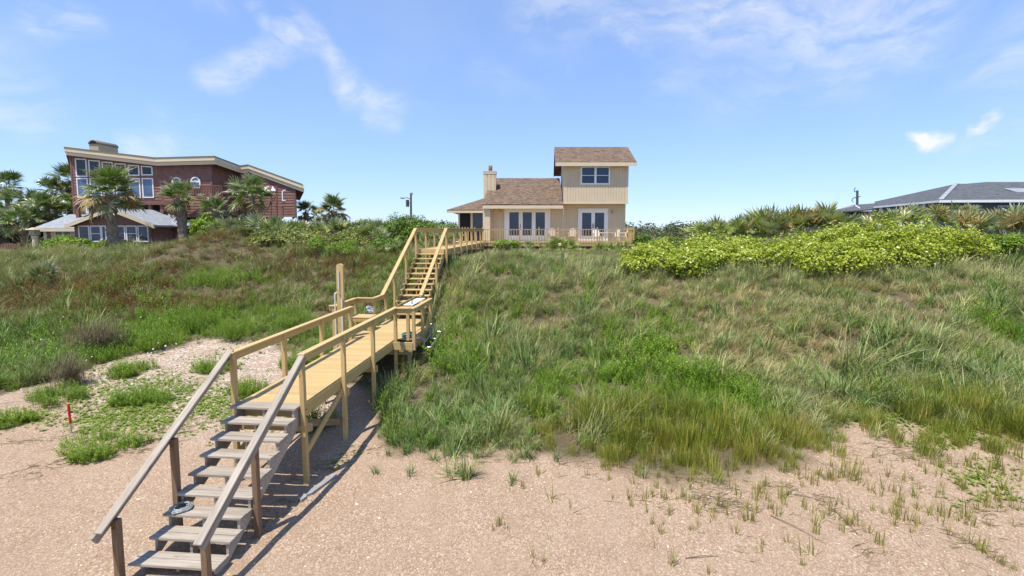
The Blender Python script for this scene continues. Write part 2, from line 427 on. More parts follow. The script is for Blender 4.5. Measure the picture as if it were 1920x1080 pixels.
def build_ground():
    xs = np.concatenate([-np.geomspace(26, 1500, 45)[::-1], np.arange(-25.7, 25.7, .16), np.geomspace(26, 1500, 45)])
    ys = np.concatenate([-np.geomspace(2, 400, 16)[::-1], np.arange(0, 4, .5), np.arange(4, 14, .09), np.arange(14, 32, .16), np.geomspace(32.4, 3500, 60)])
    X, Y = np.meshgrid(xs, ys); Z = terrain(X, Y)
    V = np.stack([X, Y, Z], -1).reshape(-1, 3); nx = len(xs); ny = len(ys)
    i = np.arange((ny - 1) * nx).reshape(ny - 1, nx)[:, :-1].ravel()
    Fq = np.stack([i, i + 1, i + nx + 1, i + nx], -1)
    vg = veg_mask(X, Y).ravel()
    # pale shelly crust of the left sand
    sh = (np.clip((-3.2 - X) / 2.0, 0, 1) * np.clip((Y - 8.8 - .25 * np.abs(X + 4)) / 2.5, 0, 1)).ravel()
    me = mesh_np('ground', V, Fq, None, {'veg': vg, 'shell': sh}, smooth=True)
    t = NT('sand'); v = t.coords('Object')
    big = t.noise(v, .7, 4); mid = t.noise(v, 5, 5); fine = t.noise(v, 95, 3, .7); grit = t.noise(v, 260, 2, .7)
    base = t.ramp(big, [(.3, (.31, .208, .135)), (.7, (.385, .275, .185))])
    base = t.mix(t.mapr(mid, .4, .68, 0, .5), base, (.40, .285, .205))
    base = t.mix(t.mapr(t.noise(t.coords('Object', (1.0, 2.2, 1)), .55, 5, .6), .56, .72, 0, .45), base, (.245, .155, .10))
    base = t.mix(t.mapr(fine, .36, .54, .85, 0), base, (.15, .088, .048))
    base = t.mix(t.mapr(grit, .54, .68, 0, .85), base, (.56, .44, .33))
    cell = t.n('ShaderNodeTexVoronoi'); cell.inputs['Scale'].default_value = 48; t.l(v, cell.inputs['Vector'])
    sep = t.n('ShaderNodeSeparateColor'); t.l(cell.outputs['Color'], sep.inputs[0])
    patch = t.mapr(t.noise(v, 1.6, 3), .35, .65)
    spk = t.math('MULTIPLY', t.mapr(sep.outputs[0], .76, .80), t.mapr(cell.outputs['Distance'], .30, .42, 1, 0))
    spk = t.math('MULTIPLY', spk, t.mapr(patch, 0, 1, .35, 1))
    base = t.mix(spk, base, (.68, .59, .48))
    gc = t.n('ShaderNodeTexVoronoi'); gc.inputs['Scale'].default_value = 44; t.l(v, gc.inputs['Vector'])
    gs = t.n('ShaderNodeSeparateColor'); t.l(gc.outputs['Color'], gs.inputs[0])
    base = t.mix(t.mapr(t.noise(v, .9, 4), .35, .65, .22, .50), base, t.ramp(gs.outputs[1], [(0, (.15, .085, .05)), (.3, (.27, .17, .10)), (.65, (.38, .265, .175)), (.9, (.56, .43, .32)), (1, (.66, .56, .45))]))
    # shelly crust
    vs = t.coords('Object', (1, 1, 1)); c2 = t.n('ShaderNodeTexVoronoi'); c2.inputs['Scale'].default_value = 19; t.l(vs, c2.inputs['Vector'])
    sp2 = t.n('ShaderNodeSeparateColor'); t.l(c2.outputs['Color'], sp2.inputs[0])
    shc = t.ramp(sp2.outputs[0], [(0, (.20, .14, .095)), (.35, (.40, .33, .255)), (.65, (.70, .65, .58)), (.85, (.55, .48, .41)), (1, (.12, .085, .055))])
    shf = t.math('MULTIPLY', t.attr('shell'), t.mapr(t.noise(v, 2.3, 4), .3, .55))
    base = t.mix(t.math('MULTIPLY', shf, t.mapr(c2.outputs['Distance'], .35, .6, .9, .2)), base, shc)
    # leaf litter under closed vegetation
    lit = t.ramp(t.noise(v, 14, 5, .7), [(.3, (.045, .038, .02)), (.6, (.12, .095, .05)), (.75, (.20, .155, .095))])
    base = t.mix(t.math('MULTIPLY', t.attr('veg'), .93), base, lit)
    h = t.math('ADD', t.math('ADD', t.math('MULTIPLY', fine, .5), t.math('MULTIPLY', gs.outputs[0], .22)), t.math('ADD', t.math('MULTIPLY', mid, 1.0), t.math('MULTIPLY', spk, .35)))
    t.done(t.princ(base, .95, t.bump(h, .55, .03), .15))
    me.materials.append(t.m)
    o = obj('ground', me); o['kind'] = 'structure'
    return o
build_ground()
# ================================================================== boardwalk
AX = Vector((0.083, 1.0, 0)).normalized(); RT = Vector((AX.y, -AX.x, 0))
ORG = Vector((-4.84, 6.30, 0))
def B(s, r, z): return ORG + AX * s + RT * r + Vector((0, 0, z))
Z1 = .113; ZD = Z1 + 8 * .185; HW = 0.62
def prism_sz(poly, r0, r1):
    mb = MB(); mb.prism([B(s, r0, z) for s, z in poly], [B(s, r1, z) for s, z in poly]); return mb

# ---- weathered lower stairs
st = thing('beach_staircase', 'weathered grey wooden stairs with two handrails rising from the sand to the yellow boardwalk', 'staircase', B(0, 0, 0))
RISE, RUN = .185, .2635
for k in range(9):
    z = Z1 + RISE * k; s = RUN * k
    wob = [0, .004, -.006, .003, 0, -.004, .006, 0, 0][k]
    ov = .03 if k else .08
    w0 = -.655 - (.05 if k == 0 else 0)
    m = M['old_wood']
    for j, (a, b) in enumerate(((0, .142), (.147, .285))):
        zz = z - .02 + wob * (1 if j else -1)
        lumber('tread_board', B(s + (a + b) / 2 - ov, w0, zz), B(s + (a + b) / 2 - ov, .64 + wob, zz), b - a, .04, m, st, side=AX, roll=wob * .8)
def stringer(r, n, s0, z0, run, rise, mat, parent, depth=.30, thick=.042, tread=.04):
    top = []
    for k in range(n):
        s = s0 + run * k; z = z0 + rise * k - tread - .001
        top += [(s, z - rise + (.0 if k else .08)), (s, z)]
    e = (s0 + run * n, z0 + rise * (n - 1) - tread - .001)
    poly = top + [e, (e[0], e[1] - depth * 1.05)] + [(s0 + .12, z0 - rise - .03)]
    prism_sz(poly, r - thick / 2, r + thick / 2).build('stringer', mat, parent)
for r in (-.56, 0.0, .575): stringer(r, 9, 0.0, Z1, RUN, RISE, M['old_wood'], st)
def post(s, r, z0, z1, mat, parent, w=.09, lean=(0, 0), name='post'):
    return lumber(name, B(s, r, z0), B(s + lean[0], r + lean[1], z1), w, w, mat, parent, side=RT, bev=.005)
def g(s, r):
    p = B(s, r, 0); return tz(p.x, p.y)
def rail_z(s): return .70 + .66 * (s + .47)
for r in (-.70, .67):
    sb = -.20 if r < 0 else -.27
    post(sb, r, g(sb, r) - .5, rail_z(sb) - .02, M['brown_wood'], st)
    post(.84, r, g(.84, r) - .4, rail_z(.84) - .02, M['brown_wood'], st)
e0, e1 = -.46, 2.30
lumber('handrail', B(e0, -.775, rail_z(e0) + .0), B(e1, -.775, rail_z(e1) + .0), .045, .145, M['old_wood'], st, side=RT, bev=.008)
lumber('handrail_cap', B(e0 + .02, -.735, rail_z(e0) + .095), B(e1, -.735, rail_z(e1) + .095), .13, .036, M['old_wood'], st, side=RT, bev=.008)
e0 = -.46
lumber('handrail', B(e0 + .04, .735, rail_z(e0) - .05), B(e1, .735, rail_z(e1) - .01), .045, .11, M['old_wood'], st, side=RT, bev=.008)
lumber('handrail_cap', B(e0, .71, rail_z(e0) + .035), B(e1, .71, rail_z(e1) + .065), .12, .036, M['old_wood'], st, side=RT, bev=.008)
lumber('ledger_block', B(2.36, .54, 1.13), B(2.36, .80, 1.13), .06, .16, M['old_wood'], st, side=AX)

# ---- yellow walkway
bw = thing('boardwalk', 'level yellow wooden boardwalk on posts between the grey beach stairs and the upper stairs', 'boardwalk', B(6, 0, 0))
S0, S1 = 2.36, 10.72
sb = S0
while sb < S1:
    w = .1335
    r0, r1 = -HW - .015, HW + .015
    if sb > 7.55 and sb < 9.35: r1 = 1.22
    if sb > 7.75 and sb < 9.30: r0 = -1.25
    lumber('deck_board', B(sb + w / 2, r0, ZD - .019), B(sb + w / 2, r1, ZD - .019), w, .036, M['deck_paint'], bw, side=AX, bev=.003)
    sb += .1425
JZ = ZD - .04 - .12
for (a, b, r) in ((S0 + .02, 7.42, .625), (9.44, S1, .625), (S0 + .02, 7.66, -.625), (9.36, S1, -.625), (7.42, 9.44, 1.235), (7.66, 9.36, -1.265)):
    lumber('rim_joist', B(a, r, JZ), B(b, r, JZ), .042, .24, M['new_wood'], bw, side=RT)
for (s, r0, r1) in ((7.40, .65, 1.255), (9.46, .65, 1.255), (7.64, -1.285, -.65), (9.38, -1.285, -.65), (S0 + .01, -.60, .60)):
    lumber('rim_joist', B(s, r0, JZ), B(s, r1, JZ), .042, .24, M['new_wood'], bw, side=AX)
for r in (-.3, 0, .3): lumber('joist', B(S0 + .05, r, JZ - .01), B(S1 - .05, r, JZ - .01), .04, .2, M['new_wood'], bw, side=RT)
RZ = ZD + 1.0                                           # rail top
PS = [2.28, 3.98, 5.72, 7.50]
for s in PS:
    for sg in (-1, 1):
        r = sg * .70
        post(s, r, g(s, r) - .5, RZ - .04, M['new_wood'], bw, lean=(.0 if s < 3 else 0, -.02 * sg if s < 3 else 0))
    if s > 3: lumber('cross_beam', B(s + .07, -.78, JZ - .21), B(s + .07, .78, JZ - .21), .045, .19, M['new_wood'], bw, side=AX)
lumber('cross_beam', B(2.34, -.78, JZ - .30), B(2.34, .78, JZ - .30), .045, .17, M['new_wood'], bw, side=AX)
lumber('brace', B(2.36, .665, .62), B(3.95, .665, 1.28), .04, .14, M['new_wood'], bw, side=RT)
lumber('brace', B(2.36, .62, 1.2), B(3.95, .62, .55), .04, .14, M['brown_wood'], bw, side=RT)
lumber('brace', B(2.36, -.66, .62), B(3.95, -.66, 1.28), .04, .14, M['new_wood'], bw, side=RT)
def rail(pts, parent, cap_w=.14, mat=None):
    """top rail: flat cap over a board on edge, through the (s, r, z) points"""
    mat = mat or M['new_wood']
    for (a, b) in zip(pts[:-1], pts[1:]):
        pa, pb = B(*a), B(*b); d = (pb - pa).normalized(); sd = Vector((d.y, -d.x, 0))
        if (a[0], a[1]) == (b[0], b[1]): continue
        lumber('rail_cap', pa + Vector((0, 0, -.018)), pb + Vector((0, 0, -.018)), cap_w, .036, mat, parent, side=sd, bev=.006)
        lumber('rail_board', pa + Vector((0, 0, -.108)), pb + Vector((0, 0, -.108)), .04, .142, mat, parent, side=sd, bev=.004)
rail([(2.22, -.70, RZ), (7.60, -.70, RZ)], bw)
rail([(2.22, .70, RZ), (7.50, .70, RZ)], bw)
rail([(7.45, .76, RZ), (7.45, 1.32, RZ)], bw)
# far side of the bump-out and the left bench platform
for (s, r) in ((7.45, 1.28), (9.40, 1.28), (8.4, 1.28)): post(s, r, JZ - .13, RZ - .04, M['new_wood'], bw)
post(7.47, 1.10, ZD, RZ - .04, M['new_wood'], bw)
rail([(7.50, 1.28, RZ), (9.46, 1.28, RZ)], bw)
for (s, r) in ((7.70, -1.31), (9.30, -1.31), (9.42, -.72), (10.55, -.70)): post(s, r, g(s, r) - .4, RZ - .04, M['new_wood'], bw)
rail([(7.70, -1.45, RZ), (7.70, -1.12, RZ)], bw)
rail([(7.78, -1.31, RZ), (9.30, -1.31, RZ)], bw)
rail([(9.36, -1.31, RZ), (9.36, -.66, RZ)], bw)
rail([(9.42, -.70, RZ), (10.55, -.70, RZ)], bw)
for (s, r) in ((9.0, .55), (10.5, .6), (10.5, -.6), (9.3, 1.1), (7.6, 1.1)): post(s, r, g(s, r) - .4, JZ - .12, M['pile_wood'], bw, w=.12, name='pile')
lumber('cross_beam', B(7.55, -.2, JZ - .21), B(7.55, 1.2, JZ - .21), .045, .19, M['pile_wood'], bw, side=AX)

# ---- shower post
sp = thing('shower_post', 'tall rounded wooden shower post with white pipes beside the left platform', 'shower', B(7.55, -1.02, ZD))
mb = MB(); n = 10; W2 = .105
prof = [(-W2, 0.6), (W2, 0.6), (W2, 3.80)] + [(W2 * math.cos(math.pi * i / n), 3.80 + W2 * .9 * math.sin(math.pi * i / n)) for i in range(1, n)] + [(-W2, 3.80)]
mb.prism([B(7.53, -1.02 + r, z) for r, z in prof], [B(7.62, -1.02 + r, z) for r, z in prof]); mb.build('plank', M['new_wood'], sp)
M['pvc'] = m_plain('white_pvc', (.62, .62, .59), .4, .5, .04)
M['steel'] = m_plain('dull_steel', (.45, .46, .47), .38, .5, .1, metal=.8)
MB().tube([B(7.50, -1.17, .9), B(7.50, -1.17, 2.98), B(7.55, -1.13, 3.02)], .022).build('pipe', M['pvc'], sp)
MB().tube([B(7.50, -.955, .9), B(7.50, -.955, 2.86)], .022).build('pipe', M['pvc'], sp)
MB().tube([B(7.50, -1.04, 3.12), B(7.50, -1.04, 3.70)], .018).build('pipe', M['pvc'], sp)
MB().tube([B(7.49, -1.03, 2.98), B(7.53, -1.03, 2.98)], .03).build('valve', M['steel'], sp)

# ---- bench
be = thing('bench', 'small yellow wooden bench on the platform behind the shower post', 'bench', B(8.9, -.95, ZD))
for i in range(4): lumber('seat_board', B(8.62 + i * .145, -1.24, ZD + .45), B(8.62 + i * .145, -.50, ZD + .45), .135, .036, M['new_wood'], be, side=AX)
for (s, r) in ((8.62, -1.18), (8.62, -.58), (9.05, -1.18), (9.05, -.58)): post(s, r, ZD, ZD + .43, M['new_wood'], be, name='leg')
lumber('apron', B(8.58, -1.2, ZD + .37), B(8.58, -.55, ZD + .37), .036, .1, M['new_wood'], be, side=AX)
# ---- little blue and white plaque on the corner post
t = NT('plaque_print'); v = t.coords('Object', (1, 1, 1)); nz = t.noise(v, 16, 3, .5, .8)
M['plaque'] = t.done(t.princ(t.ramp(nz, [(.42, (.08, .10, .16)), (.47, (.30, .40, .58)), (.53, (.72, .76, .82)), (.62, (.10, .13, .18))], 'CONSTANT'), .4))
pq = tag(lumber('plaque', B(9.28, -.93, ZD + .60), B(9.28, -.70, ZD + .60), .015, .24, M['plaque'], None, side=AX, bev=0), 'small square blue and white plaque on the rail above the bench', 'sign')

# ---- fish cleaning board, hose, metal hooks
ft = thing('cleaning_table', 'white cleaning board lying across the rails of the right bump-out', 'table', B(8.5, .98, RZ))
lumber('board', B(7.75, 1.02, RZ + .02), B(9.2, 1.02, RZ + .02), .30, .03, M['pvc'], ft, side=RT)
lumber('lip', B(7.62, .765, RZ + .03), B(9.28, .765, RZ + .03), .025, .07, M['new_wood'], ft, side=RT)
M['dark'] = m_plain('dark_metal', (.03, .03, .032), .4, .5, .1)
MB().tube([B(7.9, 1.1, RZ + .03), B(7.9, 1.1, RZ + .2), B(7.9, 1.0, RZ + .24), B(7.9, .95, RZ + .18)], .016).build('faucet', M['dark'], ft)
M['hose'] = m_plain('teal_rubber', (.015, .20, .20), .4, .5, .15)
hs_pts = [B(7.75, 1.02, RZ - .1), B(7.72, 1.04, ZD + .6), B(7.75, 1.06, ZD + .25), B(7.85, 1.05, ZD + .03)]
for i in range(46):
    a = i * .42; rr = .25 - .002 * i + .03 * math.sin(i * 1.7)
    hs_pts.append(B(8.0 + rr * math.cos(a) * 1.1, .95 + rr * math.sin(a), ZD + .02 + .0016 * i + .012 * abs(math.sin(i * .9))))
ho = MB().tube(hs_pts, .016, 6).build('garden_hose', M['hose'], None, True)
tag(ho, 'teal garden hose hanging from the cleaning board and coiled on the boardwalk', 'hose')
hk = thing('metal_rack', 'grey metal step brackets hanging outside the right edge of the boardwalk', 'rack', B(8.6, 1.45, JZ))
for i, s in enumerate((7.8, 8.5, 9.1)):
    MB().tube([B(s, 1.27, JZ + .14 + .1 * i), B(s, 1.50, JZ + .14 + .1 * i), B(s, 1.50, JZ - .12 + .1 * i), B(s, 1.72, JZ - .12 + .1 * i), B(s, 1.72, JZ - .02 + .1 * i)], .022, 6).build('bracket', M['steel'], hk)
MB().tube([B(7.7, 1.50, JZ + .0), B(9.2, 1.50, JZ + .2)], .02, 6).build('crossbar', M['steel'], hk)
MB().tube([B(7.7, 1.71, JZ - .12), B(9.2, 1.71, JZ + .09)], .02, 6).build('crossbar', M['steel'], hk)

# ---- upper stairs
us = thing('upper_staircase', 'steep yellow wooden stairs climbing the dune from the boardwalk to the elevated walkway', 'staircase', B(11, 0, 0))
NS, R2, RU2, SB = 13, .1898, .303, 10.48
ZT = ZD + R2 * NS
for k in range(1, NS):
    s = SB + RU2 * k; z = ZD + R2 * k
    lumber('tread', B(s + .11, -.63, z - .02), B(s + .11, .63, z - .02), .285, .042, M['new_wood'], us, side=AX, bev=.006)
for r in (-.56, .03, .57): stringer(r, NS, SB + RU2 * 1 - .02, ZD + R2, RU2, R2, M['new_wood'], us)
ST = SB + RU2 * NS
sl2 = R2 / RU2
def uz(s): return ZD + R2 * .9 + (s - SB - RU2) * sl2
for r in (-.70, .70):
    for s in ((11.5, 13.0) if r < 0 else (10.55, 12.6)): post(s, r, g(s, r) - .4, 2.57 + (s - 10.15) * (ZT + .95 - 2.57) / (ST - 10.15) - .1, M['new_wood'], us)
    z0 = 10.15 if r < 0 else 10.22
    rail([(z0, r, 2.57), (ST + .02, r, ZT + .95)], us)
    for s in (11.52, 13.02): post(s, r * .98, g(s, r) - .5, uz(s) - .45, M['pile_wood'], us, w=.12, name='pile')

# ---- elevated walkway to the house
ew = thing('elevated_walkway', 'narrow yellow wooden walkway with railings from the top of the stairs to the house deck', 'walkway', B(20, 0, ZT))
SE = 25.9
sb = ST + .02
while sb < SE:
    lumber('deck_board', B(sb + .07, -.66, ZT - .019), B(sb + .07, .66, ZT - .019), .134, .036, M['deck_paint'], ew, side=AX, bev=0); sb += .1425
for r in (-.625, .625): lumber('rim_joist', B(ST + .04, r, ZT - .16), B(SE, r, ZT - .16), .042, .24, M['new_wood'], ew, side=RT)
lumber('rim_joist', B(ST + .01, -.60, ZT - .14), B(ST + .01, .60, ZT - .14), .042, .20, M['new_wood'], ew, side=AX)
s = ST + .06
while s < SE - .3:
    for r in (-.70, .70): post(s, r, min(g(s, r) - .3, ZT - .5), ZT + .91, M['new_wood'], ew)
    s += 1.68
for r in (-.70, .70): rail([(ST, r, ZT + .95), (SE, r, ZT + .95)], ew)

# ---- loose things by the stairs
pl = MB(); L = 1.35
poly = [(0, -.055), (.18, -.05), (.22, -.01), (.30, -.04), (.36, -.06), (L, -.05), (L + .05, .01), (L - .1, .055), (.0, .06)]
c0 = hit(562, 940); c1 = hit(628, 893); dv = (c1 - c0); dv.z = 0; dl = dv.length; dv.normalize(); nv = Vector((-dv.y, dv.x, 0))
pl.prism([c0 + dv * a * dl / L + nv * b + Vector((0, 0, -.02 + (c1.z - c0.z) * a / L)) for a, b in poly], [c0 + dv * a * dl / L + nv * b + Vector((0, 0, .045 + (c1.z - c0.z) * a / L)) for a, b in poly])
tag(pl.build('loose_plank', M['grey_wood']), 'broken grey plank lying loose on the sand beside the stairs', 'plank')
M['rope'] = m_plain('pale_plastic', (.26, .28, .27), .3, .5, .4, 30)
cp = []
for i in range(60):
    a = i * .45; rr = .155 - .001 * i + .012 * math.sin(i * 2.1)
    cp.append(B(2 * RUN + .12 + rr * math.cos(a), -.47 + rr * math.sin(a) * 1.05, Z1 + 2 * RISE + .018 + .0006 * i + .012 * abs(math.sin(i * 1.3))))
cr = MB().tube(cp, .013, 6).build('coiled_line', M['rope'], None, True)
tag(cr, 'pale coil of line lying on the left end of a grey stair tread', 'rope')
M['red'] = m_plain('red_paint', (.55, .03, .025), .6, .3, .25, 20)
q = hit(134, 812)
sk = thing('survey_stake', 'short stake with a red wrapped top standing in the left sand', 'stake', q)
h = (P(132, 758, q.y) - P(134, 812, q.y)).z
MB().tube([q + Vector((0, 0, -.1)), q + Vector((-.01, 0, h * .35))], .016, 6).build('shaft', M['steel'], sk)
MB().tube([q + Vector((-.01, 0, h * .33)), q + Vector((-.01, 0, h * .5)), q + Vector((-.015, 0, h * .55)), q + Vector((-.02, 0, h * .8)), q + Vector((-.025, 0, h))], [.024, .028, .023, .028, .024], 7).build('wrap', M['red'], sk)

# bolt heads on the posts of the boardwalk and the stairs
M['rust_bolt'] = m_plain('rusty_bolt', (.10, .055, .035), .6, .4, .2, metal=.5)
_bm = bpy.data.meshes.new('bolt'); _b = bmesh.new(); bmesh.ops.create_cone(_b, cap_ends=True, segments=6, radius1=.013, radius2=.011, depth=.014); _b.to_mesh(_bm); _b.free(); _bm.materials.append(M['rust_bolt'])
def bolt(parent, p, n):
    o = bpy.data.objects.new('bolt', _bm); put(o, parent); o.matrix_local = Matrix.Translation(Vector(p) - parent_off(parent)) @ Vector(n).to_track_quat('Z', 'Y').to_matrix().to_4x4()
for s in PS:
    for z in (JZ + .07, JZ - .07): bolt(bw, B(s, .70 + .047, z), RT)
    for r in (-.70, .70):
        for z in (RZ - .08, RZ - .14): bolt(bw, B(s - .047, r, z), -AX)
for s, r in ((-.2, -.70), (-.27, .67), (.84, .67), (.84, -.70)): bolt(st, B(s - .047, r, rail_z(s) - .12), -AX)
# ================================================================== houses
M['siding'] = m_plain('tan_siding', (.635, .515, .35), .75, .2, .05, 1.5)
M['trim_tan'] = m_plain('tan_trim', (.645, .54, .375), .7, .2, .04, 1.5)
M['white'] = m_plain('white_paint', (.80, .79, .76), .5, .3, .03, 2)
M['brown_side'] = m_plain('brown_clapboard', (.235, .125, .10), .75, .2, .16, 2.5)
M['brown_dark'] = m_plain('brown_timber', (.21, .112, .09), .75, .2, .15, 2.5)
M['cream'] = m_plain('cream_fascia', (.66, .54, .36), .6, .25, .05, 1.0)
M['stucco'] = m_plain('beige_stucco', (.42, .35, .25), .85, .15, .10, 4)
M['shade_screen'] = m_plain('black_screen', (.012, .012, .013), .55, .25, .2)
M['pink_wood'] = m_plain('red_brown_rail', (.20, .10, .075), .75, .2, .12, 4)
def m_glass(name, c):
    t = NT(name); v = t.coords('Object', rnd=True); nz = t.noise(v, 1.1, 2)
    col = t.mix(t.mapr(nz, .4, .6), c, tuple(x * 1.6 for x in c))
    b = t.bump(t.noise(v, 2.0, 1), .03, .05)
    return t.done(t.princ(col, .04, b, .5))
M['glass'] = m_glass('dark_glass', (.018, .032, .07))
M['glass_dark'] = m_glass('smoked_glass', (.008, .009, .012))
M['glass_blue'] = m_glass('blue_glass', (.06, .10, .17))
def m_shingle(name, a, b, c, row=.145, tab=.26):
    t = NT(name); tc = t.n('ShaderNodeTexCoord'); br = t.n('ShaderNodeTexBrick')
    sp = t.n('ShaderNodeSeparateXYZ'); t.l(tc.outputs['Object'], sp.inputs[0])
    # rows follow the height on the slope
    ln = t.math('MULTIPLY', sp.outputs[2], 2.5)
    cb = t.n('ShaderNodeCombineXYZ'); t.l(t.math('ADD', sp.outputs[0], t.math('MULTIPLY', sp.outputs[1], .4)), cb.inputs[0]); t.l(ln, cb.inputs[1])
    t.l(cb.outputs[0], br.inputs['Vector'])
    br.inputs['Scale'].default_value = 1.0; br.inputs['Brick Width'].default_value = tab; br.inputs['Row Height'].default_value = row
    br.inputs['Mortar Size'].default_value = .012; br.inputs['Mortar Smooth'].default_value = .2; br.offset = .5
    br.inputs['Color1'].default_value = (*a, 1); br.inputs['Color2'].default_value = (*b, 1); br.inputs['Mortar'].default_value = (*c, 1); br.inputs['Bias'].default_value = 0
    v = t.coords('Object'); nz = t.noise(v, 2.2, 6, .75)
    col = t.mix(t.mapr(nz, .42, .6, 0, .5), br.outputs['Color'], b)
    col = t.mix(t.mapr(t.noise(v, 5, 4, .75), .5, .66, 0, .75), col, c)
    return t.done(t.princ(col, .9, t.bump(br.outputs['Fac'], -.4, .02), .15))
M['shingle_brown'] = m_shingle('brown_shingle', (.108, .075, .052), (.228, .160, .112), (.045, .032, .023))
M['shingle_grey'] = m_shingle('grey_shingle', (.25, .265, .285), (.34, .355, .38), (.16, .17, .185))
M['shingle_slate'] = m_shingle('slate_shingle', (.075, .08, .087), (.135, .142, .152), (.042, .045, .05))

def grooved(mb, p0, p1, z0, z1, pitch=.2, depth=.03, gw=.036):
    """vertical grooved siding from p0 to p1 in plan; outside is to the right of p0->p1"""
    a = Vector((p0[0], p0[1], 0)); b = Vector((p1[0], p1[1], 0)); L = (b - a).length; d = (b - a) / L; n = Vector((d.y, -d.x, 0))
    pts = [(0, 0)]; x = pitch
    while x < L - .05:
        pts += [(x - gw / 2, 0), (x - gw / 2 + .003, -depth), (x + gw / 2 - .003, -depth), (x + gw / 2, 0)]; x += pitch
    pts.append((L, 0))
    V = []; Fc = []
    for s, o in pts:
        q = a + d * s + n * o; V += [(q.x, q.y, z0), (q.x, q.y, z1)]
    for i in range(len(pts) - 1): Fc.append((2 * i, 2 * i + 2, 2 * i + 3, 2 * i + 1))
    mb.add(V, Fc)
def slab(name, corners, th, mat, parent):
    """roof slab: corners of the top face, thickness downward"""
    mb = MB(); mb.prism([Vector(c) - Vector((0, 0, th)) for c in corners], [Vector(c) for c in corners]); return mb.build(name, mat, parent)
def rect_window(parent, x0, x1, z0, z1, y, fw=.07, mull=(), rails=(), glass='glass', frame='white', proud=.035, name='window'):
    """window in a wall that faces -Y at depth y"""
    f = MB(); y0, y1 = y - proud, y + .05
    f.box(x0 - fw, x1 + fw, y0, y1, z1, z1 + fw); f.box(x0 - fw, x1 + fw, y0 - .01, y1, z0 - fw, z0)
    f.box(x0 - fw, x0, y0, y1, z0, z1); f.box(x1, x1 + fw, y0, y1, z0, z1)
    for m in mull: f.box(m[0], m[1], y0 + .004, y1, z0, z1)
    segs = []; xs = [x0] + [q for m in mull for q in m] + [x1]
    for a, b in zip(xs[::2], xs[1::2]):
        for r in rails: f.box(a, b, y0 + .010, y1, r - .022, r + .022)
        zs = [z0] + [q for r in rails for q in (r - .022, r + .022)] + [z1]
        for c, d in zip(zs[::2], zs[1::2]): segs.append((a, b, c, d))
    w = f.build(name, M[frame], parent)
    for a, b, c, d in segs: MB().box(a, b, y - .014, y - .004, c, d).build('pane', M[glass], w)
    return w

# ---------------------------------------------------------- tan house in the middle
YF, YW = 34.2, 35.0                       # front plane (upper storey, eave) and recessed ground floor wall
def X(u, y): return P(u, 432, y).x
def Zv(v, y): return P(960, v, y).z
zd = ZT                                   # deck level
th = thing('tan_house', 'two storey tan house with brown shingle roofs at the end of the boardwalk', 'house', (2.5, 38, zd))
xl, xm, xr = X(905.5, YF), X(1056, YF), X(1176.5, YF)
xrl = X(1171.5, YW)
zE, zU = Zv(387, YF), Zv(381.5, YF)        # main eave soffit, underside of the upper storey
zT = Zv(307, YF)
w = MB()
grooved(w, (X(919, YF), YW), (xm, YW), zd, zE + .1)                    # ground floor wall, left
grooved(w, (xm + .12, YW), (xrl, YW), zd, zU)
grooved(w, (xrl, YW), (xrl, 43), zd, zU)
grooved(w, (xl, YF), (X(919, YF), YF), zd, zE); w.box(xl + .0, X(919, YF), YF + .004, YW + .1, zd, zE)
grooved(w, (xl + .88, 46), (xl, YF), zd, zE + .0)
w.build('wall', M['siding'], th)
w = MB()
grooved(w, (xm + .10, YF), (xr - .10, YF), zU, zT + .05)
grooved(w, (xr, YF), (xr + .53, 41.3), zU, zT + .3); grooved(w, (xm + .53, 41.3), (xm, YF), zU, zT + .05)
w.box(xm + .01, xr - .01, YF + .03, 41.2, zU + .004, zU + .02)
w.build('upper_wall', M['siding'], th)
for a in (xm, xr - .10): xbox('corner_trim', a, a + .10, YF - .015, YF + .09, zU, zT + .02, M['trim_tan'], th)
xbox('corner_trim', xm - .02, xm + .10, YW - .06, YW + .05, zd, zU, M['trim_tan'], th)
xbox('corner_trim', xrl - .05, xrl + .02, YW - .02, YW + .05, zd, zU - .01, M['trim_tan'], th)
xbox('band', xm - .02, xr + .02, YF - .02, YF + .0, zU - .03, zU + .10, M['trim_tan'], th)
# main roof
zR = Zv(334, 40.1)
x0r = xl - .03; x1r = X(1054, YF - .15)
ye = YF - .15
slab('roof', [(x0r, ye, zE + .16), (xm - .02, ye, zE + .16), (xm + .3, 40.1, zR), (x0r + .075 * 6, 40.1, zR)], .14, M['shingle_brown'], th)
slab('roof', [(x0r + .075 * 6, 40.1, zR), (xm + .3, 40.1, zR), (xm + .7, 46.5, zE), (x0r + .9, 46.5, zE)], .14, M['shingle_brown'], th)
xbox('fascia', xl - .0, xm - .03, ye - .03, ye - .002, zE - .17, zE + .06, M['trim_tan'], th)
xbox('soffit', X(919, YF), xm - .03, ye, YW, zE - .05, zE - .02, M['trim_tan'], th)
# gable end under the main roof
mb = MB(); mb.prism([(xl + .04, ye + .1, zE), (xl + .9, 46, zE), (xl + .48, 40.1, zR - .16)], [(xl + .08, ye + .1, zE), (xl + .94, 46, zE), (xl + .52, 40.1, zR - .16)]); mb.build('gable', M['siding'], th)
